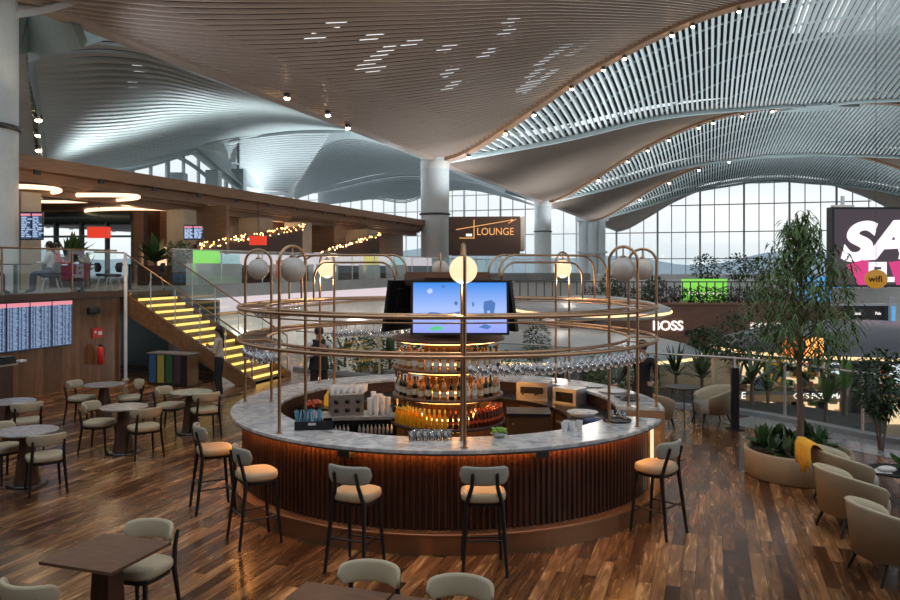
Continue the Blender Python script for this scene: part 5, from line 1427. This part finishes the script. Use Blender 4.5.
# copper fascia with planting terrace
def box_thing(name, label, cat, px0, px1, py0, py1, d, depth, m, rz=0, nm='panel'):
    p = at((px0 + px1) / 2, py1, d); w = (px1 - px0) * d / F; h = (py1 - py0) * d / F
    t = thing(name, label, cat, p, rz); c = MB(); c.box((0, depth / 2, h / 2), (w, depth, h)); c.build(nm, m, t); return t, w, h
t, w, h = box_thing('shop_building', 'copper coloured shop front carrying two white BOSS signs behind the right of the bar', 'building', 560, 850, 304.5, 352, 36, 8, 'copper_wood')
text('shop_sign', 'BOSS', .62, 'sign_white', t, ((667.5 - 705) * 36 / F, -.06, h - (326 - 304.5) * 36 / F), ext=.04, bold=.012)
text('shop_sign', 'BOSS', .62, 'sign_white', t, ((765 - 705) * 36 / F, -.06, h - (328 - 304.5) * 36 / F), ext=.04, bold=.012)
c = MB(); c.box((0, 0, h + .04), (w, .3, .08)); c.build('parapet', 'lounge_wood', t)
for px, py in ((688, 333), (763, 334)):
    c = MB(); c.M = Matrix.Translation(((px - 705) * 36 / F, -.05, h - (py - 304.5) * 36 / F)) @ Matrix.Rotation(PI / 2, 4, 'X'); c.lathe([(.14, -.05), (.14, .06)], n=18); c.build('round_fixture', 'black', t)
rr = random.Random(17)
for i in range(17):
    px = 590 + i * 12.5; d = 36.6 + (i % 2) * 1.1
    bush('terrace_shrub', 'shrub in the planting bed on top of the copper shop front', (at(px, 0, d).x, d, at(0, 304.5, 36).z), .48, .34, 170, .2, .09, 'leaf_purple' if i % 3 == 0 else 'leaf_dark', 'terrace shrubs above the copper fascia', seed=i + 200, stems=3, h0=.1)
c = MB()
for i in range(46): c.box((-10.2 + i * .4, 0, .52), (.05, .05, .95))
c.box((-1.2, 0, 1.0), (18.5, .08, .06)); o = c.build('slat_fence', 'dark_steel', None, (at(730, 0, 38).x, 38.4, at(0, 304.5, 36).z)); tag(o, 'thin slatted railing behind the terrace shrubs', 'railing')
t, w, h = box_thing('green_screen', 'bright green lit screen behind the terrace railing', 'sign', 683, 727, 279, 300, 40, .3, 'sign_green')
text('sign_lettering', 'Bilet & Rezervasyon', .22, 'sign_white', t, (0, -.03, h * .32), ext=.01)
t, w, h = box_thing('blue_screen', 'blue lit screen partly behind the right side of the tree', 'sign', 800, 852, 276, 302, 41, .3, 'sign_blue')
for i, (px, d, z, r) in enumerate(((706, 41.5, 1.27, .75), (738, 42.5, 1.27, .78), (760, 43.4, 1.27, .7), (655, 41, 1.27, .5), (612, 40, 1.27, .6))):
    x = at(px, 0, d).x; t = bush('round_tree', ['small round tree above the green screen', 'small round tree right of the green screen', 'small round tree beside the left side of the tall tree', 'small round tree just right of the frame arches', 'small round tree behind the right frame arches'][i], (x, d, z), r, r * .9, 320, .26, .11, 'leaf_dark', seed=300 + i, h0=1.0 if i < 3 else .3, stems=4)
# low white terraces far away
c = MB(); c.box((6, 60, -.5), (60, 6, 5.0)); struct('wall_back', c, 'white_paint')
c = MB(); c.box((30, 75, 0), (80, 6, 4.6)); struct('wall_back', c, 'white_paint')
# big advertising screen
D = 34
p = at(882, 287, D); t = thing('billboard', 'huge dark advertising screen with white SALE letters at the right edge', 'screen', p, R(0))
W_, H_ = 100 * D / F, 80 * D / F; ox = 0
c = MB(); c.box((0, .25, H_ / 2), (W_, .5, H_)); c.build('frame', 'black', t)
c = MB(); c.box((0, -.01, H_ / 2), (W_ - .2, .02, H_ - .2)); s = c.build('screen', 'sale_bg', t)
zf = lambda py: (287 - py) * D / F
xf = lambda px: (px - 882) * D / F
c = MB(); c.add([(xf(846), -.03, zf(265)), (xf(868), -.03, zf(258)), (xf(868), -.03, zf(285)), (xf(858), -.03, zf(285))], [(0, 1, 2, 3)]); c.add([(xf(888), -.03, zf(262)), (xf(930), -.03, zf(258)), (xf(930), -.03, zf(285)), (xf(896), -.03, zf(285))], [(0, 1, 2, 3)]); c.build('screen_picture', 'sale_pink', s)
text('screen_lettering', 'S', 2.15, 'sale_white', s, (xf(853), -.05, zf(244)), ext=.012, bold=.11, shear=.3, rot=(PI / 2, -.1, 0), sx=1.25)
text('screen_lettering', 'A', 2.15, 'sale_white', s, (xf(867), -.045, zf(243)), ext=.012, bold=.10, shear=.25, rot=(PI / 2, -.05, 0), align='LEFT', sx=1.25)
text('screen_lettering', 'LE', 2.15, 'sale_white', s, (xf(897), -.045, zf(242)), ext=.012, bold=.10, shear=.25, align='LEFT')
text('screen_lettering', 'EL', 1.1, 'sale_white', s, (xf(880), -.06, zf(273)), ext=.012, bold=.06, rot=(PI / 2, 0, 0))
c = MB(); c.box((xf(846), .3, H_ + .25), (.12, .12, .5)); c.box((xf(846), .3, H_ + .05), (.9, .3, .1)); c.build('hanger', 'steel', t)
c = MB(); p = at(880, 305, 36); c.box((0, 0, 0), (5.4, .4, .95)); struct('wall_right', c, 'white_paint', at(890, 298, 37))
# directory panel below it
t, w, h = box_thing('shop_directory', 'black directory panel with white shop names below the advertising screen', 'sign', 846, 895, 306, 329, 27.5, .15, 'black')
for i, s_ in enumerate(('Simit', 'Pide', 'simitçi', 'pizza')):
    text('directory_lettering', s_, .15, 'sign_white', t, ((-.50 if i % 2 == 0 else .22) * 1.0, -.09, h - (.26 if i < 2 else .60)), ext=.006, sx=.8)
c = MB(); c.box((w / 2 - .12, -.02, h / 2), (.24, .02, h)); c.build('blue_panel', 'sign_blue', t)
c = MB(); c.box((0, .0, h + .05), (w + 1.2, .3, .06)); c.build('top_rail', 'column_white', t)
c = MB(); c.box((.55, -.25, .15), (.07, .07, 2.0)); c.box((.68, -.25, 1.1), (.3, .05, .05)); c.build('lamp_post', 'column_white', t)
# wifi balloon
p = at(876, 279, 17)
t = thing('wifi_sign', 'round yellow wifi sign hanging on a cable in front of the advertising screen', 'sign', p)
c = MB(); c.sphere((0, 0, 0), .225, 26, 1, .8, .92); c.build('ball', 'wifi_yellow', t)
text('sign_lettering', 'wifi', .19, 'black', t, (-.01, -.19, .0), ext=.006, bold=.004)
t.rotation_euler = (0, 0, -.5)
c = MB(); c.tube([(0, 0, .2), (0, 0, 8.5)], .006, 5); c.lathe([(.03, .19), (.02, .24)], n=10); c.build('cable', 'dark_steel', t)
lampshade(785, 338, 820, 356, 17.5, 'orange and red box lamp glowing behind the tree trunk', 'lamp_orange', 'lamp_glow')
# shops on the lower level seen through the glass
t = thing('lit_shop', 'brightly lit shops on the lower level seen through the glass behind the planter', 'shop', (at(820, 0, 27).x, 27, -5))
c = MB(); c.box((0, .3, 2.5), (12, .2, 4.95)); c.build('back_wall', 'pale_wood', t)
for k, (px, w, m, py0, py1) in enumerate(((742, 22, 'shop_warm', 352, 386), (770, 16, 'wifi_yellow', 356, 382), (787, 14, 'shop_warm', 358, 384), (801, 20, 'shop_warm', 360, 384), (834, 26, 'shop_white', 358, 380), (868, 40, 'shop_white', 360, 384), (905, 30, 'shop_warm', 360, 386))):
    c = MB(); p0 = at(px, py1, 27); p1 = at(px + w, py0, 27); c.box(((p0.x + p1.x) / 2 - t.location.x, .18, (p0.z + p1.z) / 2 + 5), (p1.x - p0.x, .1, p1.z - p0.z)); c.build('lit_window', m, t)
c = MB(); c.box((0, -.3, at(0, 390, 27).z + 5), (12, .7, .12)); c.build('canopy', 'dark_steel', t)
c = MB(); c.box((0, -.55, at(0, 396.5, 26.4).z + 5), (12, .1, .36)); fb = c.build('fascia', 'brass_dull', t)
text('fascia_lettering', 'OYS·PIZM·MAN·PO·M', .28, 'sign_white', t, (at(838, 0, 26).x - t.location.x, -.64, at(0, 396.5, 26.3).z + 5), ext=.02)
text('fascia_lettering', '10 E', .34, 'sign_white', t, (at(741, 0, 26).x - t.location.x, -.64, at(0, 396, 26.3).z + 5), ext=.02)
goods = [('red', .9), ('juice', .8), ('cloth_white', 1), ('cloth_blue', 1), ('leaf_light', 1), ('cola', 1)]
rr = random.Random(21)
for i, (m_, _) in enumerate(goods):
    c = MB()
    for k in range(26):
        px = rr.uniform(735, 895); py = rr.choice([rr.uniform(362, 385), rr.uniform(402, 425)]); p = at(px, py, 26.7); c.box((p.x - t.location.x, -.05, p.z + 5), (rr.uniform(.12, .35), .2, rr.uniform(.12, .4)))
    c.build('shelf_goods', m_, t)['kind'] = 'stuff'
for k in range(8):
    px = 742 + k * 21; p0 = at(px, 425, 27); p1 = at(px + 15, 402, 27); c = MB(); c.box(((p0.x + p1.x) / 2 - t.location.x, .17, (p0.z + p1.z) / 2 + 5), (p1.x - p0.x, .1, p1.z - p0.z)); c.build('lit_window', 'shop_warm', t)
# upper gallery shops seen through the far glass on the left
GR = random.Random(9)
for k, (q, w, z0, z1, m_, lb) in enumerate(((10.5, 1.4, 2.7, 3.6, 'sign_green', 'green lit display behind the upper glass near the stair head'), (13.2, 1.6, 2.8, 3.5, 'screen_sky', 'pale blue lit display behind the upper glass left of the first globe'), (17.5, 1.1, 2.5, 3.3, 'sign_red', 'low red lit display behind the upper glass under the first globe'),
        (21.5, 2.2, 2.7, 3.7, 'pink_glow', 'pink lit display behind the upper glass between the two left globes'), (27, 1.8, 2.8, 3.6, 'screen_yellow', 'yellow lit display behind the upper glass left of the television'), (31, 2.2, 2.8, 3.6, 'screen_sky', 'pale blue lit display behind the upper glass beyond the yellow one'))):
    p = wl(q) - BX * (3.2 if k else 2.2); t = thing('lit_display', lb, 'display', (p.x, p.y, UZ), WR)
    c = MB(); c.box((0, 0, (z0 + z1) / 2 - UZ), (w, .12, z1 - z0)); c.build('screen', m_, t)
    c = MB(); c.box((0, .1, .4), (w, .5, .8)); c.build('base', 'white_paint', t)
wallb('wall_back', (wl(15).x - 3.6, wl(15).y + 1.2), (wl(42).x - 3.6, wl(42).y + 1.2), UZ, UZ + .75, 'dark_walnut')
wallb('window_5', (wl(12).x - 3.6, wl(12).y + 1.2), (wl(42).x - 3.6, wl(42).y + 1.2), UZ + .75, UZ + 1.35, 'pink_glow', .06)

# ================================================================ LIGHT
W = bpy.data.worlds.new('World'); sc.world = W; W.use_nodes = True; nt = W.node_tree; nt.nodes.clear()
out = nt.nodes.new('ShaderNodeOutputWorld'); bg = nt.nodes.new('ShaderNodeBackground'); tc = nt.nodes.new('ShaderNodeTexCoord')
sx = nt.nodes.new('ShaderNodeSeparateXYZ'); rp = nt.nodes.new('ShaderNodeValToRGB'); nt.links.new(tc.outputs['Generated'], sx.inputs[0])
mr = nt.nodes.new('ShaderNodeMapRange'); mr.inputs[1].default_value = -.3; mr.inputs[2].default_value = .7; nt.links.new(sx.outputs[2], mr.inputs[0]); nt.links.new(mr.outputs[0], rp.inputs[0])
cr = rp.color_ramp; cr.elements[0].position = .22; cr.elements[0].color = (.34, .36, .37, 1); cr.elements[1].position = 1; cr.elements[1].color = (.52, .70, .92, 1)
for p_, c_ in ((.30, (.80, .90, .95)), (.36, (1.0, 1.04, 1.06)), (.55, (.84, .95, 1.05))):
    e = cr.elements.new(p_); e.color = (*c_, 1)
n = nt.nodes.new('ShaderNodeTexNoise'); n.inputs['Scale'].default_value = 3.2; n.inputs['Detail'].default_value = 7
mp = nt.nodes.new('ShaderNodeMapping'); mp.inputs['Scale'].default_value = (1, 1, 3.5); nt.links.new(tc.outputs['Generated'], mp.inputs[0]); nt.links.new(mp.outputs[0], n.inputs['Vector'])
r2 = nt.nodes.new('ShaderNodeValToRGB'); r2.color_ramp.elements[0].position = .42; r2.color_ramp.elements[1].position = .62; nt.links.new(n.outputs[0], r2.inputs[0])
mask = nt.nodes.new('ShaderNodeMapRange'); mask.inputs[1].default_value = 0; mask.inputs[2].default_value = .06; nt.links.new(sx.outputs[2], mask.inputs[0])
mu = nt.nodes.new('ShaderNodeMath'); mu.operation = 'MULTIPLY'; nt.links.new(r2.outputs[0], mu.inputs[0]); nt.links.new(mask.outputs[0], mu.inputs[1])
mx = nt.nodes.new('ShaderNodeMix'); mx.data_type = 'RGBA'; mx.inputs[7].default_value = (1.15, 1.15, 1.14, 1); nt.links.new(mu.outputs[0], mx.inputs[0]); nt.links.new(rp.outputs[0], mx.inputs[6])
nt.links.new(mx.outputs[2], bg.inputs[0]); bg.inputs[1].default_value = 1.0; nt.links.new(bg.outputs[0], out.inputs[0])

def light(kind, loc, energy, col, size=.5, rot=(0, 0, 0), name='lamp', spot=None):
    l = bpy.data.lights.new(name, kind); l.energy = energy; l.color = col
    if kind == 'AREA': l.size = size
    elif kind == 'SPOT': l.shadow_soft_size = size; l.spot_size = spot or 1.2; l.spot_blend = .6
    else: l.shadow_soft_size = size
    o = bpy.data.objects.new(name, l); COL.objects.link(o); o.location = loc; o.rotation_euler = rot; return o
# uplights around the columns, then added unseen fill spots that brighten the vaults
for k in range(1, 3):
    p = colpos(k)
    for dx_, dy_, en in ((3.4, -3.0, 1300), (3.4, 3.0, 1300), (-3.4, 1.2, 600)): light('SPOT', (p.x + dx_, p.y + dy_, 6.9), en, (.86, .94, 1), .3, (PI, 0, 0), 'uplight_or_fill', 2.7)
for px, d, z in ((560, 45, 2.0), (800, 52, 3.0), (600, 75, 3.0), (760, 85, 3.0), (650, 120, 3.0), (860, 110, 3), (400, 100, 6), (300, 90, 7), (215, 52, 8), (130, 48, 7.5)):
    light('SPOT', (at(px, 0, d).x, d, z), 6500 if d > 60 else (2000 if px < 300 else 3800), (.84, .94, 1), .4, (PI, 0, 0), 'vault_fill', 2.4)
for x, y, z in ((-2, 16, 6.5), (4, 26, 3), (10, 22, 3)): light('SPOT', (x, y, z), 1000, (1, .80, .64), .4, (PI, 0, 0), 'warm_fill', 2.5)  # added warm fill under the near vault, no fitting there
# the globes, the shelves and the step lights also throw light
for a in (-87, 45, 138): light('POINT', (BC[0] + 2.685 * math.cos(R(a)), BC[1] + 2.685 * math.sin(R(a)), 2.76), 10, (1, .7, .42), .05, name='globe_light')
# spots high above the bar shining down on the stools and counter
for a in (-60, -110, -150, -20, 30, 100, 150): light('SPOT', (BC[0] + 3.4 * math.cos(R(a)), BC[1] + 3.4 * math.sin(R(a)), 7.5), 150, (1, .72, .44), .12, name='downlight', spot=.55)
light('SPOT', (BC[0], BC[1] - .5, 7.5), 160, (1, .72, .45), .12, name='downlight', spot=.6)
for x, y in ((-10.6, 20), (-10.5, 24), (-12, 29)): light('POINT', (x, y, 4.9), 28, (1, .7, .42), .2, name='lounge_light')
for q in (10, 16, 22, 28): p = lf(q, 1.0); light('POINT', (p.x, p.y, 4.7), 45, (1, .72, .45), .3, name='lounge_light')
for q in (-1, 1.5, 3.2): p = wl(q) + BX * .7; light('SPOT', (p.x, p.y, 5.0), 190, (1, .66, .34), .1, name='wall_washer', spot=.9)
light('SPOT', (-2.2, 6.0, 7.5), 150, (1, .78, .52), .15, name='downlight', spot=.7)
light('SPOT', (-5.4, 12.5, 7.5), 170, (1, .76, .5), .15, name='downlight', spot=.8)
light('SPOT', (4.4, 8.7, 7.5), 300, (1, .82, .6), .15, name='downlight', spot=.6)
light('SPOT', (0, 5.2, 7.5), 70, (1, .78, .52), .15, name='downlight', spot=.7)

for q in (9, 14, 19, 25, 31): p = wl(q) + BX * 3.2; light('POINT', (p.x, p.y, .2), 150, (1, .88, .78), .3, name='hall_fill')  # added point lamps without fittings, to brighten the white wall
for px, d in ((590, 26), (640, 30), (560, 34)): light('POINT', (at(px, 0, d).x, d, 4.6), 60, (1, .92, .85), .3, name='hall_fill')
for px, z in ((750, -.6), (800, -.8), (850, -.7), (890, -.8), (770, -3), (860, -3)): light('POINT', (at(px, 0, 25.4).x, 25.2, z), 26, (1, .82, .62), .2, name='shop_light')
lo = light('SPOT', (-11.2, 21.6, 7.3), 1500, (.72, .84, 1), .3, (0, 0, 0), 'uplight_or_fill', 1.3); lo.rotation_euler = (Vector((1, 36, 15)) - Vector((-11.2, 21.6, 7.3))).to_track_quat('-Z', 'Y').to_euler()  # added cool spot, gives the near vault a daylight sheen
# walls of the hall on the near sides, behind the photographer
c = MB(); c.box((0, -8.2, 4), (44, .3, 18)); struct('wall_front', c, 'dark_walnut')
c = MB(); c.box((-20.5, 4, 4), (.3, 26, 18)); struct('wall_left', c, 'dark_walnut')
# ================================================================ CAMERA
cd = bpy.data.cameras.new('camera'); cam = bpy.data.objects.new('camera', cd); COL.objects.link(cam)
cam.location = (0, 0, CAMZ); cam.rotation_euler = (PI / 2, 0, 0)
cd.sensor_width = 36; cd.lens = F / 900 * 36; cd.shift_y = -(300 - HY) / 900; cd.clip_end = 3000; cd.clip_start = .05
sc.camera = cam
sc.view_settings.view_transform = 'Standard'; sc.view_settings.look = 'None'; sc.view_settings.exposure = 0; sc.view_settings.gamma = 1
